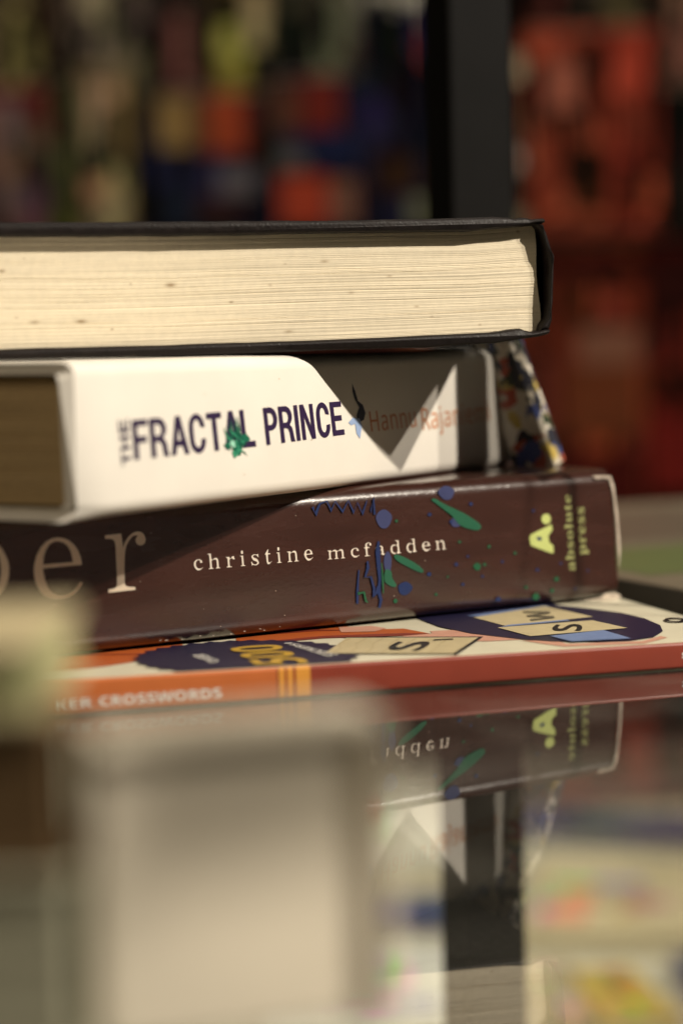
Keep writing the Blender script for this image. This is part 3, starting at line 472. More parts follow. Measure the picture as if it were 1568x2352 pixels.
page_block(xL + .0005, xR - .0005, .001, .149, lambda x: .0005, lambda x: cT(x) - .0005, PAGES, 24, 20, 5, .00006).build('page_block', cross)
# ================================================================== BROWN COOKBOOK
ctop = (Mc @ tp.p + Vector((0, 0, .0006)), (Mc.to_3x3() @ tp.n).normalized())
bA, bB = onplane(230, 1500, *ctop), onplane(1427, 1371, *ctop)
Mb = frame(bA, bB); Ib = Mb.inverted(); bL = (Ib @ bB).x
brown = thing('brown_cookbook', Mb, 'thick brown hardback cookbook in a glossy paint-splashed jacket, above the crossword book', 'book')
BRN = mat('brown_jacket', (.041, .0142, .0098), .25, .2, var=.25, vscale=26, vstretch=(1, 1, 5), bump=.42, bscale=600, bstretch=(1, 1, 1.5), coat=.95, rvar=.07); BRN.node_tree.nodes['Principled BSDF'].inputs['Coat Roughness'].default_value = .25
bT = lambda x: .0362 + .0010 * x / .17
def bwarp(p, T):
    d = max(0, p.x - (bL - .010)) / .010
    a = .0007 * d * noise.noise(Vector((p.y * 400, p.z * 260, 1.3))) if p.y < .02 else 0
    back = .0007 * max(0, d - .7) / .3 if p.y < .006 else 0
    return Vector((p.x + (-.0030 * d * (p.z / T) if p.y < .03 else 0) + a, p.y + back + .00012 * noise.noise(Vector((p.x * 90, p.z * 60, 2))) * (1 if p.z > T * .93 or p.z < T * .07 else 0), p.z))
mb = MB(); case(mb, sorted(set(spread(-.155, bL - .011, 70) + spread(bL - .011, bL, 14))), .185, bT, .0045, .003, .0035, lambda x, k: BRN, bwarp); weld(mb)
B = mb; f = Surf(Mb, (0, 0, 0), (0, -1, 0))
LET = ink((.62, .52, .40), .35); LET2 = ink((.72, .64, .55), .35); LIME = ink((.50, .56, .19), .4); LIME2 = ink((.34, .36, .14), .4)
BLUE = ink((.042, .050, .13), .35); BLUE2 = ink((.013, .026, .095), .35); GRN = ink((.02, .105, .058), .3); GRN2 = ink((.012, .09, .04), .35); WORN_FLECK = ink((.52, .44, .36), .8, .3)
l = .00012
E1 = [(640,352),(632,300),(612,245),(580,195),(535,158),(490,142),(445,138),(400,148),(355,175),(315,220),(285,280),(268,350),(264,400),(268,450),(282,505),(310,555),(345,590),(390,610),(440,618),(490,616),(535,605),(580,580),(615,545),(648,495),(628,485),(600,525),(570,560),(530,580),(490,590),(445,587),(405,565),(372,525),(350,470),(338,410),(336,379)]
E2 = [(335,351),(340,290),(355,240),(385,192),(415,172),(445,166),(490,175),(525,200),(550,240),(564,290),(570,331)]
R1 = [(820,122),(948,107),(955,160),(962,218),(975,180),(1000,138),(1030,108),(1060,94),(1085,91),(1110,98),(1130,120),(1140,150),(1135,178),(1120,195),(1100,200),(1080,196),(1065,180),(1060,160),(1066,138),(1080,124),(1060,120),(1035,130),(1010,160),(990,200),(978,250),(974,320),(974,420),(976,500),(985,518),(1010,525),(1058,527),(1059,549),(848,570),(847,543),(885,540),(905,530),(915,512),(914,420),(908,300),(905,210),(898,170),(885,155),(865,148),(823,148)]
P1 = [(-60,165),(-20,190),(15,228),(40,275),(60,320),(70,380),(67,440),(50,505),(20,555),(-20,600),(-80,628),(-130,640),(-130,612),(-80,598),(-40,560),(-10,500),(4,430),(5,370),(-4,310),(-25,250),(-60,205),(-110,190),(-110,158)]
f.poly(B, [ZP(*p) for p in E1], LET, l, [[ZP(*p) for p in E2]]); f.poly(B, [ZP(*p) for p in R1], LET, l); f.poly(B, [ZP(*p) for p in P1], LET, l)
f.text(B, 's', 'christine', (446, 1310), (719, 1286), (443, 1275), (716, 1250), 460, LET2, l, 95)
f.text(B, 's', 'mcfadden', ZB(412, 664), ZB(1340, 582), ZB(405, 560), ZB(1328, 478), 460, LET2, l, 95)
f.poly(B, [ZA(*p) for p in [(512,600),(522,568),(722,470),(733,520),(692,580),(700,640),(740,672),(742,745),(715,742),(525,670)]], LIME, l, [[ZA(*p) for p in [(580,588),(625,590),(632,625),(588,622)]]])
f.poly(B, [ZA(*p) for p in [(580,588),(625,590),(632,625),(588,622)]], BLUE2, l * .8)
f.ell(B, ZA(672, 418), 44 * .2417, 50 * .2417, LIME, l, wob=0)
f.text(B, 'b', 'absolute', ZA(950, 908), ZA(903, 188), ZA(828, 915), ZA(802, 194), 680, LIME2, l, 25)
f.text(B, 'b', 'press', ZA(1052, 757), ZA(1032, 305), ZA(972, 765), ZA(944, 312), 460, LIME2, l, 25)
l = .0002; kb = .2929; k6 = .8706 / 1.7418
for (x, y, rx, ry, m) in ((850, 345, 62, 70, BLUE), (1015, 890, 55, 50, BLUE2), (880, 690, 30, 85, BLUE)): f.ell(B, ZB(x, y), rx * kb, ry * kb, m, l, 24)
f.ell(B, ZB(1340, 140), 62 * kb, 52 * kb, BLUE, l, 24); f.ell(B, Z6(525, 285), 25 * k6, 25 * k6, BLUE, l)
def sm(pts, z, m, lift):
    n = len(pts); o = []
    for i in range(n):
        p0, p1, p2, p3 = pts[i - 1], pts[i], pts[(i + 1) % n], pts[(i + 2) % n]
        for t in (0, .33, .66):
            o.append(tuple(.5 * (2 * p1[a] + (p2[a] - p0[a]) * t + (2 * p0[a] - 5 * p1[a] + 4 * p2[a] - p3[a]) * t * t + (3 * p1[a] - p0[a] - 3 * p2[a] + p3[a]) * t ** 3) for a in (0, 1)))
    f.poly(B, [z(*p) for p in o], m, lift)
sm([(410,183),(428,178),(475,205),(560,245),(630,292),(635,316),(608,322),(545,302),(505,258),(440,207)], Z6, GRN, l * 1.4)
sm([(238,440),(262,437),(330,470),(372,505),(365,518),(330,505),(255,465)], Z6, GRN, l * 1.4)
sm([(860,745),(905,755),(915,810),(948,862),(920,878),(855,835)], ZB, GRN, l * 1.4)
f.stroke(B, [ZB(805, 520), ZB(800, 600), ZB(808, 720), ZB(815, 820), ZB(808, 920), ZB(825, 980), ZB(812, 1042)], [4, 11, 9, 6, 8, 7, 5], BLUE2, l * 1.7)
f.stroke(B, [ZB(830, 690), ZB(838, 820), ZB(842, 930)], [2, 5, 2], GRN2, l * 1.9)
f.stroke(B, [ZB(718, 675), ZB(722, 730), ZB(700, 800), ZB(745, 800), ZB(770, 890), ZB(765, 960), ZB(785, 930), ZB(800, 870)], [4, 7, 5, 5, 6, 5, 5, 4], BLUE2, l * 2.1)
f.stroke(B, [ZB(652, 745), ZB(645, 830), ZB(640, 920), ZB(640, 1010)], [3, 4, 6, 5], BLUE2, l * 1.7)
f.stroke(B, [ZB(640, 930), ZB(690, 920), ZB(705, 990), ZB(720, 1000)], [7, 6, 5, 3], GRN2, l * 2.3)
f.stroke(B, [ZB(290, 250), ZB(312, 310), ZB(345, 225), ZB(400, 205), ZB(435, 280), ZB(465, 205), ZB(525, 288), ZB(568, 200), ZB(612, 295), ZB(640, 215), ZB(680, 305), ZB(715, 200), ZB(745, 290), ZB(765, 180), ZB(775, 310)], [6, 10, 5, 4, 9, 4, 8, 4, 8, 4, 9, 4, 7, 5, 5], BLUE2, l * 1.7)
DOTS = ((402,250,9,1),(592,202,9,1),(500,283,8,1),(878,233,7,1),(540,376,7,0),(675,398,8,0),(525,480,9,1),(577,443,6,1),(621,490,17,0),(655,480,8,0),(736,467,7,1),(400,525,10,1),(485,537,5,0),(555,572,7,1),(645,535,6,1),(985,547,11,0),(845,585,8,0),(965,600,9,0),(890,628,16,0),(718,640,12,1),(432,618,7,0),(245,648,10,0),(250,280,7,0),(897,505,8,1),(795,428,7,0),(1005,475,6,1),(1070,592,5,1),(1128,508,5,1))
for (x, y, r, g) in DOTS: f.ell(B, Z6(x, y), r * k6, r * k6, BLUE2 if g else GRN2, l * 1.2, 12)
f.poly(B, [ZA(*p) for p in [(1000,1196),(1120,1180),(1195,1165),(1230,1128),(1330,1118),(1385,1148),(1362,1182),(1200,1192)]], WORN_FLECK, l)
f.poly(B, [ZA(*p) for p in [(1285,5),(1315,100),(1352,380),(1378,690),(1366,900),(1352,700),(1335,400),(1300,150),(1262,20)]], WORN_FLECK, l * .9)
f.poly(B, [ZA(*p) for p in [(1105,8),(1170,4),(1270,8),(1300,40),(1200,28),(1155,40)]], WORN_FLECK, l * 1.1)
rnd = random.Random(8)
for k in range(12):            # small pale flecks scattered over the spine
    x, y = rnd.uniform(250, 1380), rnd.uniform(1150, 1450)
    f.ell(B, (x, y), rnd.uniform(.8, 2.2), rnd.uniform(.5, 1.0), WORN_FLECK, l * .7, 7)
for k in range(10):
    x, y = rnd.uniform(330, 860), rnd.uniform(1456, 1462) ; y = 1500 - (x - 230) * .107 - 14 + rnd.uniform(-3, 3)
    f.ell(B, (x, y), rnd.uniform(1.5, 4), rnd.uniform(.6, 1.2), WORN_FLECK, l * .7, 7)
B.build('dust_jacket', brown, smooth=40, fixn=False)
page_block(-.150, bL - .005, .004, .180, lambda x: .0034, lambda x: bT(x) - .0034, PAGES, 90, 24, 6).build('page_block', brown)
# ================================================================== WHITE HARDBACK
btop = (Mb @ Vector((0, 0, bT(.05) + .0003)), (Mb.to_3x3() @ Vector((0, 0, 1))).normalized())
wA, wB = onplane(186, 1197, *btop), onplane(1050, 1087, *btop)
Mw = frame(wA, wB); Iw = Mw.inverted(); wL = .2025; wT = .0352
white = thing('white_hardback', Mw, 'white hardback with dark capitals and a green smear on its spine, under the black book', 'book')
WHT = mat('white_jacket', (.80, .755, .68), .30, .45, var=.04, vscale=50, bump=.04, bscale=300)
BUFF = mat('buff_board', (.55, .47, .33), .75, .2, var=.15, vscale=200)
def wwarp(p, T):
    d = max(0, .011 - p.x) / .011
    k = d * (noise.noise(Vector((p.y * 260, p.z * 210, 4.0)) * .9)) * .0030 if p.y < .03 else .0004 * d * noise.noise(Vector((p.y * 120, p.z * 300, 7)))
    return Vector((p.x + k, p.y + .0011 * d * d * (1 if p.y < .005 else 0) + k * .4, p.z + k * .4 + .00035 * noise.noise(Vector((p.x * 28, p.y * 20, 5))) * (1 if p.z > T * .8 else .3 if p.z < T * .2 else 0)))
mb = MB(); case(mb, sorted(set(spread(0, .014, 14) + spread(.014, wL, 50))), .135, lambda x: wT, .0036, .0026, .0036, lambda x, k: BUFF if k == -1 else WHT, wwarp); weld(mb)
Wb = mb; f2 = Surf(Mw, (0, 0, 0), (0, -1, 0)); l = .00012
TINT = ink((.775, .715, .645), .3, .03); TINT2 = ink((.785, .73, .66), .3, .03); VIO = ink((.030, .016, .055), .35); TER = ink((.62, .26, .12), .4); PBL = ink((.30, .40, .62), .4); INKB = ink((.02, .022, .035), .4)
f2.text(Wb, 'g', 'FRACTAL', ZF(215, 438), ZF(978, 354), ZF(195, 190), ZF(950, 118), 720, VIO, l, 18)
f2.text(Wb, 'g', 'PRINCE', ZF(1043, 346), ZF(1533, 279), ZF(1018, 112), ZF(1508, 70), 720, VIO, l, 18)
f2.text(Wb, 'g', 'THE', ZF(192, 466), ZF(174, 180), ZF(138, 478), ZF(110, 190), 720, VIO, l, 40)
f2.text(Wb, 'l', 'Hannu', ZH(1000, 209), ZH(1168, 190), ZH(985, 98), ZH(1152, 82), 714, TER, l, 20)
f2.text(Wb, 'l', 'Rajaniemi', ZH(1190, 203), ZH(1440, 166), ZH(1178, 84), ZH(1425, 68), 714, TER, l, 20)
f2.poly(Wb, [ZH(*p) for p in [(928,30),(940,60),(950,95),(968,110),(978,140),(972,165),(950,178),(945,150),(955,120),(938,90),(930,60)]], INKB, l)
f2.poly(Wb, [ZH(*p) for p in [(915,175),(930,158),(955,160),(965,185),(958,235),(945,215),(940,180),(925,185)]], PBL, l * 1.1)
G1 = ink((.010, .13, .075), .35); G2 = ink((.008, .07, .045), .35); G3 = ink((.05, .30, .17), .35); MINT = ink((.33, .66, .50), .35)
rnd = random.Random(21)
for (x, y, rx, ry, m, k) in ((900, 305, 30, 34, G1, 1.5), (862, 375, 26, 30, G1, 1.55), (800, 350, 22, 18, G1, 1.6), (845, 400, 18, 20, G3, 1.65), (880, 340, 26, 22, G2, 1.7), (828, 338, 16, 22, MINT, 2.2)):
    f2.ell(Wb, ZF(x, y), rx * .366, ry * .366, m, l * k, 22, .3, rnd)
for k in range(46):
    a = rnd.uniform(0, 6.28); r0 = rnd.uniform(0, 45); cx, cy = 850 + r0 * math.cos(a), 345 + r0 * .9 * math.sin(a)
    if k < 14: ex_, ey_ = rnd.uniform(770, 860), rnd.uniform(150, 260); cx, cy = rnd.uniform(820, 900), rnd.uniform(270, 350)
    else: ex_, ey_ = cx + rnd.uniform(-55, 55), cy + rnd.uniform(-35, 60)
    f2.stroke(Wb, [ZF(cx, cy), ZF((cx + ex_) / 2 + rnd.uniform(-10, 10), (cy + ey_) / 2), ZF(ex_, ey_)], [rnd.uniform(2, 5), rnd.uniform(1.5, 3.5), .4], rnd.choice((G1, G1, G2, G3)), l * (1.75 + k * .008))
for (x, y) in ((305, 1240 - 420), (470, 905), (640, 870), (675, 935), (560, 1090), (715, 1010)):
    f2.ell(Wb, (x, y), 1.6, 1.2, ink((.45, .34, .2), .6), l, 7)
Wb.build('dust_jacket', white, smooth=40, fixn=False)
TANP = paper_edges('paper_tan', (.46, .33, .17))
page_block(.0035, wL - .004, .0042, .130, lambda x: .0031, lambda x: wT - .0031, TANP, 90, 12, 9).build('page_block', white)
# ================================================================== BLACK HARDBACK
kA, kB = atY(0, 826, .5335), atY(1254, 770, .5765)
Mk = frame(kA, kB); fk = Surf(Mk, (0, 0, 0), (0, -1, 0)); fp = Surf(Mk, (0, .0038, 0), (0, -1, 0))
black = thing('black_hardback', Mk, 'black clothbound hardback lying open-edge forward on top of the stack, cream pages showing', 'book')
CLOTH = mat('black_cloth', (.0095, .0062, .0056), .5, .2, var=.35, vscale=400, bump=.35, bscale=1400, rvar=.1)
xz = lambda pts, s: [(s.at(p).x, s.at(p).z) for p in pts]
def dense(pts, step, amp, seed):
    o = []
    for i in range(len(pts)):
        a, b = pts[i], pts[(i + 1) % len(pts)]; L = math.hypot(b[0] - a[0], b[1] - a[1]); n = max(1, int(L / step))
        for j in range(n):
            t = j / n; x, y = a[0] + (b[0] - a[0]) * t, a[1] + (b[1] - a[1]) * t
            o.append((x, y + amp * noise.noise(Vector((x * .03, y * .05, seed)))))
    return o
def slab(name, px, D, seed, nz=0):
    pts = xz(dense(px, 45, 1.6, seed), fk)
    mb = MB(); n = len(pts); ys = [0, .0004, .0012, .004, .02, .06, D]; ins = [.0007, .00025, 0, 0, 0, 0, 0]
    cx = sum(p[0] for p in pts) / n; rings = []
    for y, i_ in zip(ys, ins):
        ring = []
        for k in range(n):
            a, b = pts[k - 1], pts[(k + 1) % n]; tx, tz = b[0] - a[0], b[1] - a[1]; L = math.hypot(tx, tz) or 1
            ring.append(Vector((pts[k][0] - SGN * tz / L * i_, y, pts[k][1] + SGN * tx / L * i_)))
        rings.append(ring)
    for r in range(len(rings) - 1):
        mb.add(rings[r] + rings[r + 1], [(k, (k + 1) % n, n + (k + 1) % n, n + k) for k in range(n)], CLOTH)
    for ring in (rings[0], rings[-1]):
        mb.add(ring, [tuple(t) for t in tessellate_polygon([[Vector((p.x, p.z, 0)) for p in ring]])], CLOTH)
    weld(mb); return mb.build(name, black, smooth=50)
SGN = 1
top_px = [(-260,513),(0,509.7),(392,508),(784,505.5),(984,501),(1134,497),(1172,499),(1184,502),(1199,499),(1209,499.7),(1225,504),(1236,502),(1251,501),(1255,508),(1248,513),(1229,514),(1210,518),(1184,521.5),(1084,530),(934,531.5),(784,534),(392,541),(0,543),(-260,546)]
bot_px = [(-260,812),(0,802),(150,798),(392,792),(784,779),(984,769.7),(1134,763),(1184,756),(1196,755),(1209,759.5),(1224,762),(1240,759),(1254,755),(1266,757),(1262,768),(1240,773),(1209,777),(1134,788),(984,798),(784,803),(650,809),(392,818),(0,826),(-260,838)]
slab('front_cover', top_px[::-1], .215, 1.5); slab('back_cover', bot_px[::-1], .215, 5.5)
spn = [(1231,515),(1250,514),(1261,557),(1276,588),(1274,608),(1270,682),(1270,735),(1263,756),(1243,758),(1246,745),(1258,728),(1263,690),(1265,610),(1258,570),(1248,535)]
slab('spine', spn[::-1], .213, 9.5)
zb = lambda px_top: sorted(xz(px_top, fp))
def interp(tab):
    def g(x):
        if x <= tab[0][0]: return tab[0][1]
        for (a, b) in zip(tab, tab[1:]):
            if x <= b[0]: return a[1] + (b[1] - a[1]) * (x - a[0]) / (b[0] - a[0])
        return tab[-1][1]
    return g
ztop = interp(zb([(-260, 545), (0, 542), (392, 540), (784, 533), (934, 530.5), (1084, 529), (1240, 516)]))
zbot = interp(zb([(-260, 813), (0, 803), (392, 793), (784, 780), (984, 771), (1134, 764), (1240, 762)]))
spots = []
for (x, y, a, b, k) in ((160, 515, 22, 8, .55), (372, 512, 24, 9, .75), (783, 345, 24, 10, .75), (1062, 423, 11, 5, .7), (1490, 236, 20, 7, .5), (1325, 558, 20, 7, .5), (1240, 345, 10, 6, .35), (515, 548, 8, 5, .6), (8, 280, 14, 8, .7), (600, 340, 6, 5, .4), (75, 495, 10, 5, .4), (110, 222, 8, 4, .3), (1310, 248, 8, 4, .3)):
    q = fp.at(Z1(x, y)); spots.append((q.x, q.z, a * .5 * .000108, b * .5 * .000108, k))
for (x, y, a, b, k) in ((220, 303, 12, 6, .4), (45, 380, 14, 6, .4), (345, 443, 12, 6, .45), (810, 98, 9, 6, .6), (635, 527, 9, 5, .45), (415, 490, 10, 6, .3)):
    q = fp.at(Z2(x, y)); spots.append((q.x, q.z, a * .5 * .000114, b * .5 * .000114, k))
OLDP = paper_edges('paper_old_cream', (.78, .69, .52), spots, .05, 3000)
x1 = fp.at((1236, 640)).x; x0 = fp.at((-200, 640)).x
page_block(x0, x1, .0038, .208, lambda x: zbot(x) + .0001, lambda x: ztop(x) - .0001, OLDP, 210, 150, 11, .00003, (.62, .585, .53, .48, .445, .405, .35, .22, .165, .1), lambda v: -.0009 * (v ** 2) + .0003 * math.sin(v * 9), .0005).build('page_block', black)
# ================================================================== LEANING PICTURE BOOK
y0 = .641
cb, ct = atY(1274, 1072, y0), atY(1172, 790, y0)
uu = (ct - cb).normalized(); foot = cb + uu * ((.0445 - cb.z) / uu.z)
ss = Vector((.53, .85, 0)); ss = (ss - uu * ss.dot(uu)).normalized(); cc = uu.cross(ss)
if cc.x > 0: cc = -cc
Ml = Matrix(((ss.x, cc.x, uu.x, foot.x), (ss.y, cc.y, uu.y, foot.y), (ss.z, cc.z, uu.z, foot.z), (0, 0, 0, 1)))
lean = thing('picture_box', Ml, 'slim glossy many-coloured box leaning at the right end of the white hardback', 'box')
def patchy(name):
    m = bpy.data.materials.new(name); m.use_nodes = True; nt = m.node_tree; p = nt.nodes['Principled BSDF']; N = nt.nodes.new; L = nt.links.new
    p.inputs['Roughness'].default_value = .25
    tc = N('ShaderNodeTexCoord'); v = N('ShaderNodeTexVoronoi'); v.inputs['Scale'].default_value = 230; v.inputs['Randomness'].default_value = 1
    n = N('ShaderNodeTexNoise'); n.inputs['Scale'].default_value = 160; mx = N('ShaderNodeVectorMath'); mx.operation = 'MULTIPLY_ADD'; mx.inputs[1].default_value = (.012, .012, .012)
    L(tc.outputs['Object'], n.inputs['Vector']); L(n.outputs['Color'], mx.inputs[0]); L(tc.outputs['Object'], mx.inputs[2]); L(mx.outputs[0], v.inputs['Vector'])
    s = N('ShaderNodeSeparateColor'); L(v.outputs['Color'], s.inputs[0]); r = N('ShaderNodeValToRGB'); L(s.outputs[0], r.inputs[0]); r.color_ramp.interpolation = 'CONSTANT'
    cols = [(0, (.52, .46, .36)), (.22, (.03, .03, .04)), (.47, (.36, .075, .045)), (.55, (.66, .60, .50)), (.68, (.06, .08, .22)), (.8, (.46, .34, .09)), (.9, (.04, .05, .03))]
    e = r.color_ramp.elements
    while len(e) < len(cols): e.new(.5)
    for q, (a, c_) in zip(e, cols): q.position = a; q.color = c_ + (1,)
    L(r.outputs[0], p.inputs['Base Color']); return m
PATCH = patchy('illustrated_cover')
mb = MB(); mb.box(0, .0085, 0, .0128, .0, .0495, PATCH); mb.build('body', lean, bevel=.0005)
mb = MB(); mb.box(0, .0085, 0, .0128, .0497, .0535, PATCH); mb.build('lid', lean, bevel=.0005)
# ================================================================== FLAT LARGE BOOK AT THE RIGHT
fa = onZ(1568, 1406, .0002); fb = onZ(1429, 1378, .0002); dirb = (fb - fa).normalized(); st = fa - dirb * .012
ey = dirb; ex = Vector((ey.y, -ey.x, 0))
Mf = Matrix(((ex.x, ey.x, 0, st.x), (ex.y, ey.y, 0, st.y), (0, 0, 1, st.z), (0, 0, 0, 1)))
flat = thing('large_flat_book', Mf, 'large pale book with a green patch, lying flat right of the stack', 'book')
BEI = mat('beige_cover', (.20, .17, .12), .3, .45, var=.25, vscale=12); BLK = mat('dark_edge', (.035, .027, .02), .5, .4)
mb = MB(); mb.box(0, .21, 0, .29, 0, .0062, BLK); F = mb
ft = Surf(Mf, (0, 0, .0062), (0, 0, 1))
q = lambda x0, x1, y0, y1, z, m: F.add([(x0, y0, z), (x1, y0, z), (x1, y1, z), (x0, y1, z)], [(0, 1, 2, 3)], m)
q(.001, .209, .001, .289, .0064, BEI); q(.012, .10, .05, .125, .0066, ink((.13, .16, .065), .3)); q(.012, .03, .125, .15, .0066, ink((.17, .20, .17), .3)); q(.06, .15, .15, .26, .0066, ink((.14, .11, .08), .3))
F.build('cover', flat, fixn=True)
# ================================================================== BLURRED BOOKS IN FRONT
FW = mat('front_white', (.84, .76, .61), .5, .3, var=.06, vscale=40)
def plain(name, x0, x1, y0, y1, z0, z1, cover, pages, label, t=.0022, spine_right=True, rot=0):
    M = Matrix.Translation((x1, y0, z0)) @ Matrix.Rotation(rot, 4, 'Z')
    o = thing(name, M, label, 'book'); w = x0 - x1; h = z1 - z0; d = y1 - y0
    mb = MB(); mb.box(w, 0, 0, d, h - t, h, cover); mb.build('front_cover', o, bevel=.0006)
    mb = MB(); mb.box(w, 0, 0, d, 0, t, cover); mb.build('back_cover', o, bevel=.0006)
    mb = MB(); mb.box(-t, 0, 0, d, t + .00002, h - t - .00002, cover); mb.build('spine', o, bevel=.0004)
    page_block(w + .003, -t - .002, .003, d - .003, lambda x: t + .0001, lambda x: h - t - .0001, pages, 40, 16, 4).build('page_block', o)
    return o
WP = paper_edges('paper_bright', (.66, .60, .50))
def card_box(x0, x1, y0, y1, z1, label):
    o = thing('card_box', Matrix.Translation(((x0 + x1) / 2, y0 + .003, .0002)) @ Matrix.Rotation(.32, 4, 'Z'), label, 'box'); w = (x1 - x0) / 2; d = y1 - y0; t = .0020
    mb = MB(); mb.box(-w, w, 0, d, z1 - t, z1, FW); mb.box(w - t, w, 0, d, 0, z1 - t - .00002, FW); mb.build('rim', o, bevel=.0005)
    mb = MB(); mb.box(-w, w - t - .00005, .0020, d - .0005, 0, z1 - t - .00005, FW); mb.build('panel', o, bevel=.0008)
card_box(-.0308, .0062, .258, .271, .0388, 'white upright box with a rim on top and right, blurred in front')
def solid(name, x0, x1, y0, y1, z0, z1, top, edge, label):
    o = thing(name, Matrix.Translation((x1, y0, z0)), label, 'book'); w = x0 - x1; h = z1 - z0; t = .0015
    mb = MB(); mb.box(w, 0, 0, y1 - y0, h - t, h, top); mb.build('front_cover', o, bevel=.0004)
    mb = MB(); mb.box(w, 0, 0, y1 - y0, 0, t, top); mb.build('back_cover', o, bevel=.0004)
    page_block(w + .001, -.001, .001, y1 - y0 - .001, lambda x: t + .0001, lambda x: h - t - .0001, edge, 24, 16, 4).build('page_block', o)
solid('sage_book', -.16, -.0320, .250, .34, .0002, .0240, mat('pale_sage', (.34, .33, .24), .6, .3), paper_edges('paper_sage', (.34, .33, .24)), 'pale sage green book blurred at the bottom left corner, lowest of three')
solid('dark_brown_book', -.16, -.0328, .251, .265, .0242, .0423, mat('brown_board', (.10, .06, .028), .6, .3), paper_edges('paper_dark', (.10, .06, .026)), 'dark brown book blurred at the left edge, between the sage and the cream book')
solid('cream_book', -.16, -.0350, .250, .288, .0425, .0514, mat('cream_board', (.50, .42, .25), .6, .3), paper_edges('paper_green', (.30, .32, .15)), 'cream covered book with green page edges, blurred at the left edge, topmost of three')
# ================================================================== BOOKS UNDER THE GLASS
LOW = [(.102, .215, 1.30, 1.50, .012, (.56, .47, .31), 'beige book lying on the lower shelf right of the upright', -8),
       (.10, .27, 1.54, 1.61, .012, (.07, .07, .15), 'navy book lying askew on the lower shelf behind the beige one', -22),
       (.10, .30, 1.68, 1.80, .012, (.15, .11, .10), 'dark mauve book lying at the back of the lower shelf on the right', 4),
       (.136, .178, 1.16, 1.255, .010, (.52, .36, .09), 'small yellow book lying on the lower shelf in front of the beige one', 10),
       (.188, .28, 1.15, 1.27, .012, (.06, .06, .13), 'dark blue book lying on the lower shelf right of the yellow one', 0),
       (.098, .128, 1.15, 1.265, .010, (.50, .40, .27), 'tan book lying on the lower shelf left of the yellow one', 0),
       (-.05, .078, 1.46, 1.72, .020, (.60, .57, .50), 'cream book lying on the lower shelf left of the upright', 3),
       (-.05, .076, 1.33, 1.41, .014, (.06, .07, .17), 'navy book lying on the lower shelf in front of the cream one', -4),
       (-.05, .078, 1.13, 1.30, .014, (.66, .64, .62), 'white book lying on the lower shelf, nearest the front', 0)]
for i, (a, b, c_, d, h, col, lab, rd) in enumerate(LOW):
    o = plain('shelf_book', a, b, c_, d, -.2998, -.2998 + h, mat('cover', col, .35, .45, var=.25, vscale=15), PAGES, lab, t=.0022, rot=math.radians(rd)); o['group'] = 'books lying on the lower shelf under the glass'
    ra = random.Random(40 + i); mb = MB(); w = b - a
    for k in range(9):
        bw, bd = ra.uniform(.1, .35) * w, ra.uniform(.06, .25) * (d - c_); u, v = -w + ra.uniform(.03, .6) * w, ra.uniform(.05, .7) * (d - c_)
        cc_ = tuple(x * ra.choice((.35, .6, 1.3, .8)) * ra.uniform(.8, 1.2) for x in col)
        zz = h + .0003 + .00004 * k; mb.add([(u, v, zz), (u + bw, v, zz), (u + bw, v + bd, zz), (u, v + bd, zz)], [(0, 1, 2, 3)], mat('cover_print', tuple(min(.8, x) for x in cc_), .35, .4))
    mb.build('cover_print', o, fixn=False)
# ================================================================== BOOKSHELVES BEHIND
S = .5
def al(c):
    v = [u / S for u in lin(c)]; g = sum(v) / 3; k = .85 if v[0] > 2.2 * v[1] else (.75 if v[2] > 1.3 * v[0] else 1.45); v = [u * k for u in v]; g *= k
    return tuple(min(.85, u * .86 + g * .14) for u in v)
WOODD = mat('dark_shelf_wood', (.02, .014, .011), .6, .3, var=.3, vscale=6)
DY = 2.2
zrow = lambda row, y: atY(784, row, y).z
case_o = thing('bookcase', Matrix.Translation((0, 2.2, -.75)), 'tall dark wooden bookcase full of books far behind the stack, out of focus', 'bookcase')
mb = MB(); mb.box(-.9, .9, .26, .28, 0, 1.7, WOODD); mb.build('back_panel', case_o)
for x in (-.92, .9):
    mb = MB(); mb.box(x, x + .02, 0, .28, 0, 1.7, WOODD); mb.build('side_panel', case_o)
shelves = [zrow(1560, DY), zrow(880, DY), zrow(208, DY), zrow(208, DY) + .29]
for z in shelves:
    mb = MB(); mb.box(-.9, .9, .02, .26, z + .75 - .02, z + .75, WOODD); mb.build('shelf', case_o, bevel=.001)
rack = thing('display_rack', Matrix.Translation((0, 1.95, -.75)), 'dark stepped rack of face-out books in front of the bookcase', 'display rack')
rz = [zrow(548, 1.95), zrow(1215, 1.95)]
for z in rz:
    mb = MB(); mb.box(-.45, .6, 0, .12, z + .75 - .006, z + .75, WOODD); mb.build('ledge', rack, bevel=.001)
mb = MB(); mb.box(-.45, .6, .12, .135, 0, rz[0] + .75 + .02, WOODD); mb.build('rack_back', rack)
rndb = random.Random(17)
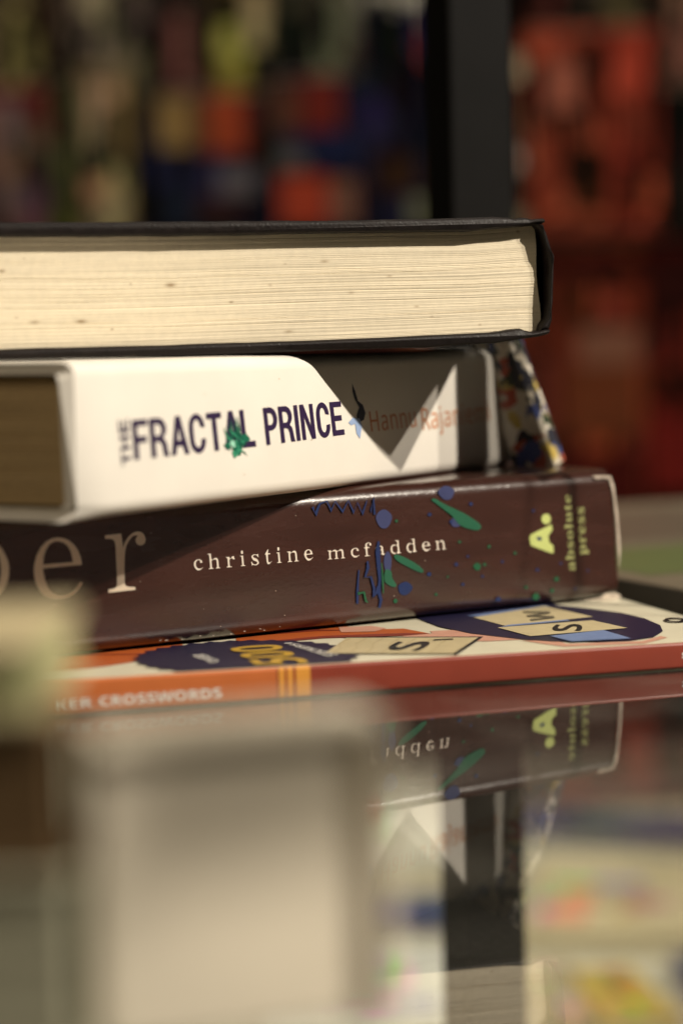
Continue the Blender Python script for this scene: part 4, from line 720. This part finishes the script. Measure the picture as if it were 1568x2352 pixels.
def bgbook(px0, px1, py0, y, zbase, cols, label, depth=.12, group='spines standing in the bookcase', lean=0.0, name='spine_out_book', patches=()):
    p0, p1 = atY(px0, 400, y), atY(px1, 400, y); zt = atY((px0 + px1) / 2, py0, y).z
    w = p1.x - p0.x; h = zt - zbase
    M = Matrix.Translation(((p0.x + p1.x) / 2, y, zbase)) @ Matrix.Rotation(lean, 4, 'Y')
    o = thing(name, M, label, 'book', group); tot = sum(c[0] for c in cols); z = 0; mb = MB()
    for fr, c in cols:                       # colours from the top down
        pass
    zz = h
    for fr, c in cols:
        z1 = zz; zz -= h * fr / tot
        mb.box(-w / 2, w / 2, 0, depth, zz + .00002, z1 - .00002, mat('cover', al(c), .6, .08, var=.5, vscale=14))
    for (a, b, r0, r1, c) in patches:
        u0, u1 = atY(a, r0, y), atY(b, r1, y)
        mb.add([(u0.x - M.translation.x, -.0045, u1.z - zbase), (u1.x - M.translation.x, -.0045, u1.z - zbase), (u1.x - M.translation.x, -.0045, u0.z - zbase), (u0.x - M.translation.x, -.0045, u0.z - zbase)], [(0, 1, 2, 3)], mat('cover_art', al(c), .6, .08, var=.2, vscale=20))
    if w > .012:
        ra = random.Random(hash(int(px0 * 7 + px1)) & 255); c0 = cols[-1][1]
        for k in range(int(min(70, 6 + w * h * 2600))):
            bw, bh = ra.uniform(.004, .022), ra.uniform(.012, .07); u = ra.uniform(-w / 2, w / 2 - bw) if bw < w else -w / 2; zq = ra.uniform(.002, max(.003, h - bh - .002))
            bw = min(bw, w); q_ = ra.choice((.03, .06, .12, .3, .5, 1.15, 1.45, 1.6)); cc_ = tuple(max(4, min(235, v * q_ + ra.uniform(-10, 14))) for v in c0)
            yy = -.0010 - .00003 * k
            mb.add([(u, yy, zq), (u + bw, yy, zq), (u + bw, yy, zq + bh), (u, yy, zq + bh)], [(0, 1, 2, 3)], mat('cover_art', al(cc_), .6, .08))
    mb.build('cover', o, fixn=False)
    mb = MB(); mb.box(-w / 2 + .002, w / 2 - .002, .004, depth - .003, h, h + .0015, PAGES); mb.build('page_block', o)
    return o
zs = shelves[2]
UP_ = [(-90, -10, 20, [(1, (50, 40, 35))], 'dark brown spine at the left end of the upper shelf'),
      (-8, 14, -30, [(1, (20, 22, 30))], 'narrow navy spine beside the tan spine, upper shelf left'),
      (16, 98, -40, [(1, (92, 77, 50))], 'tan spine standing on the upper shelf at the left edge'),
      (102, 128, -20, [(1, (42, 30, 20))], 'dark brown narrow spine right of the tan one'),
      (130, 160, -60, [(3, (60, 42, 30)), (2, (95, 52, 24))], 'brown spine with an orange-brown foot, upper shelf'),
      (162, 256, -60, [(1, (84, 77, 66))], 'broad grey-beige spine on the upper shelf'),
      (264, 356, -40, [(2, (62, 57, 40)), (3, (66, 62, 46))], 'broad olive spine right of the grey-beige one'),
      (360, 384, -50, [(1, (16, 16, 24))], 'narrow black spine beside the pink one'),
      (386, 400, 40, [(1, (70, 20, 18))], 'thin dark red spine touching the pink one'),
      (402, 480, 0, [(1, (70, 46, 40)), (3, (118, 76, 68))], 'dusty pink spine on the upper shelf'),
      (483, 506, -20, [(1, (40, 34, 24))], 'dark olive spine between the pink and yellow ones'),
      (508, 570, -60, [(2, (96, 84, 40)), (2, (122, 106, 22))], 'yellow spine standing on the upper shelf'),
      (572, 622, -60, [(1, (104, 92, 58))], 'pale khaki spine right of the yellow one'),
      (626, 646, -40, [(1, (18, 20, 18))], 'thin black spine right of the khaki one'),
      (650, 730, -50, [(1, (48, 50, 40))], 'dark grey-green spine left of a slightly browner one'),
      (734, 826, -50, [(1, (56, 53, 44))], 'dark grey-brown spine right of the grey-green one'),
      (1220, 1330, -60, [(1, (60, 26, 18))], 'maroon spine right of the black upright, upper shelf'),
      (1335, 1500, -60, [(1, (48, 40, 28))], 'dark olive-brown book right of the maroon spine'),
      (1505, 1640, -60, [(1, (88, 62, 50))], 'brown-pink book at the right end of the upper shelf')]
for (a, b, t, cols, lab) in UP_: bgbook(a, b, t, DY + rndb.uniform(.0, .015), zs + .0003, cols, lab)
yr = 1.965
RACK = [(-60, 116, 200, [(2, (98, 20, 26)), (4, (52, 36, 34))], 'dark red-topped book facing out at the left end of the rack', []),
        (122, 172, 170, [(1, (30, 30, 14))], 'dark green spine on the rack left of the tall tan one', []),
        (186, 296, 150, [(1, (92, 78, 56))], 'tall tan spine standing on the rack', []),
        (345, 598, 215, [(2, (30, 22, 22)), (3, (20, 24, 44))], 'navy book facing out with an orange and tan band', [(362, 440, 225, 340, (104, 84, 44)), (440, 480, 225, 350, (90, 56, 36)), (480, 560, 220, 350, (150, 56, 14)), (560, 585, 225, 365, (80, 22, 20)), (500, 592, 388, 445, (66, 64, 72)), (450, 560, 450, 510, (44, 24, 28))]),
        (612, 826, 172, [(1, (22, 26, 48))], 'dark blue book facing out with a red patch and orange foot', [(622, 688, 190, 300, (84, 50, 36)), (692, 782, 180, 305, (104, 28, 20)), (640, 712, 350, 388, (72, 70, 70)), (640, 755, 405, 520, (158, 50, 18)), (758, 822, 410, 520, (112, 76, 62)), (700, 825, 300, 380, (22, 32, 72))]),
        (832, 988, -30, [(5, (190, 168, 134)), (5, (160, 48, 24)), (22, (20, 22, 50))], 'navy book with cream and red top, beside the black upright', [(870, 960, 360, 440, (52, 32, 18)), (940, 988, 455, 520, (80, 84, 66))]),
        (1172, 1204, 130, [(1, (120, 124, 104))], 'thin pale green spine just right of the black upright', []),
        (1212, 1392, 66, [(1, (158, 58, 30))], 'large orange-red book facing out right of the upright', [(1255, 1325, 140, 250, (168, 92, 72)), (1225, 1290, 300, 470, (134, 50, 26)), (1360, 1390, 80, 200, (60, 20, 14))]),
        (1400, 1512, 60, [(1, (146, 44, 20))], 'narrow red book facing out beside the larger orange one', [(1420, 1480, 230, 330, (120, 44, 26))]),
        (1520, 1680, 200, [(1, (24, 14, 12))], 'black book facing out at the right end of the rack', [])]
for (a, b, t, cols, lab, pt) in RACK: bgbook(a, b, t, yr, rz[0] + .0003, cols, lab, .05, 'books facing out on the rack', name='face_out_book', patches=pt)
LOWR = [(1020, 1270, 560, [(1, (84, 30, 18))], 'brick red book facing out on the lower ledge, half hidden by the stack', [(1150, 1268, 640, 800, (96, 36, 18))]),
        (1278, 1474, 556, [(1, (112, 42, 20))], 'rust red book with a pale smudge, facing out on the lower ledge', [(1285, 1470, 590, 645, (58, 14, 12)), (1325, 1470, 755, 835, (128, 84, 66)), (1300, 1470, 840, 1000, (106, 52, 24)), (1290, 1472, 1040, 1200, (70, 14, 10))]),
        (1482, 1700, 552, [(1, (84, 16, 10))], 'deep crimson book facing out at the right end of the lower ledge', [(1490, 1600, 590, 700, (48, 14, 12)), (1490, 1690, 960, 1130, (112, 18, 12)), (1490, 1690, 1130, 1210, (34, 14, 10))]),
        (640, 1010, 640, [(1, (60, 24, 18))], 'maroon book facing out on the lower ledge, hidden behind the stack', [])]
for (a, b, t, cols, lab, pt) in LOWR: bgbook(a, b, t, yr, rz[1] + .0003, cols, lab, .05, 'books facing out on the rack', name='face_out_book', patches=pt)
PAL = [(120, 100, 70), (60, 60, 90), (150, 140, 110), (90, 40, 34), (40, 50, 44), (130, 110, 50), (80, 74, 66), (30, 30, 50), (150, 120, 90)]
for zsh, lab in ((shelves[3], 'book spine on the topmost shelf of the bookcase, above the photo'), (shelves[0], 'book spine on the lowest shelf, seen dimly through the glass')):
    x = -500
    while x < 2000:
        w_ = rndb.uniform(40, 95); y = DY + rndb.uniform(0, .02); hgt = rndb.uniform(.19, .25)
        p0, p1 = atY(x, 400, y), atY(x + w_ - 3, 400, y); c0 = rndb.choice(PAL)
        M = Matrix.Translation((p0.x, y, zsh + .0003)); o = thing('spine_out_book', M, lab, 'book', lab + 's')
        mb = MB(); mb.box(0, p1.x - p0.x, 0, .14, 0, hgt, mat('cover', al(c0), .6, .08, var=.25, vscale=18)); mb.build('cover', o)
        x += w_
# the floor and the wall behind
FL = mat('floor_carpet', (.10, .085, .07), .9, .1, var=.2, vscale=30)
mb = MB(); mb.add([(-3, -2, -.75), (3, -2, -.75), (3, 4, -.75), (-3, 4, -.75)], [(0, 1, 2, 3)], FL); o = mb.build('floor'); o['kind'] = 'structure'
WL = mat('wall_paint', (.30, .26, .2), .8, .2)
mb = MB(); mb.add([(-3, 2.6, -.75), (3, 2.6, -.75), (3, 2.6, 2.2), (-3, 2.6, 2.2)], [(0, 1, 2, 3)], WL); o = mb.build('wall'); o['kind'] = 'structure'
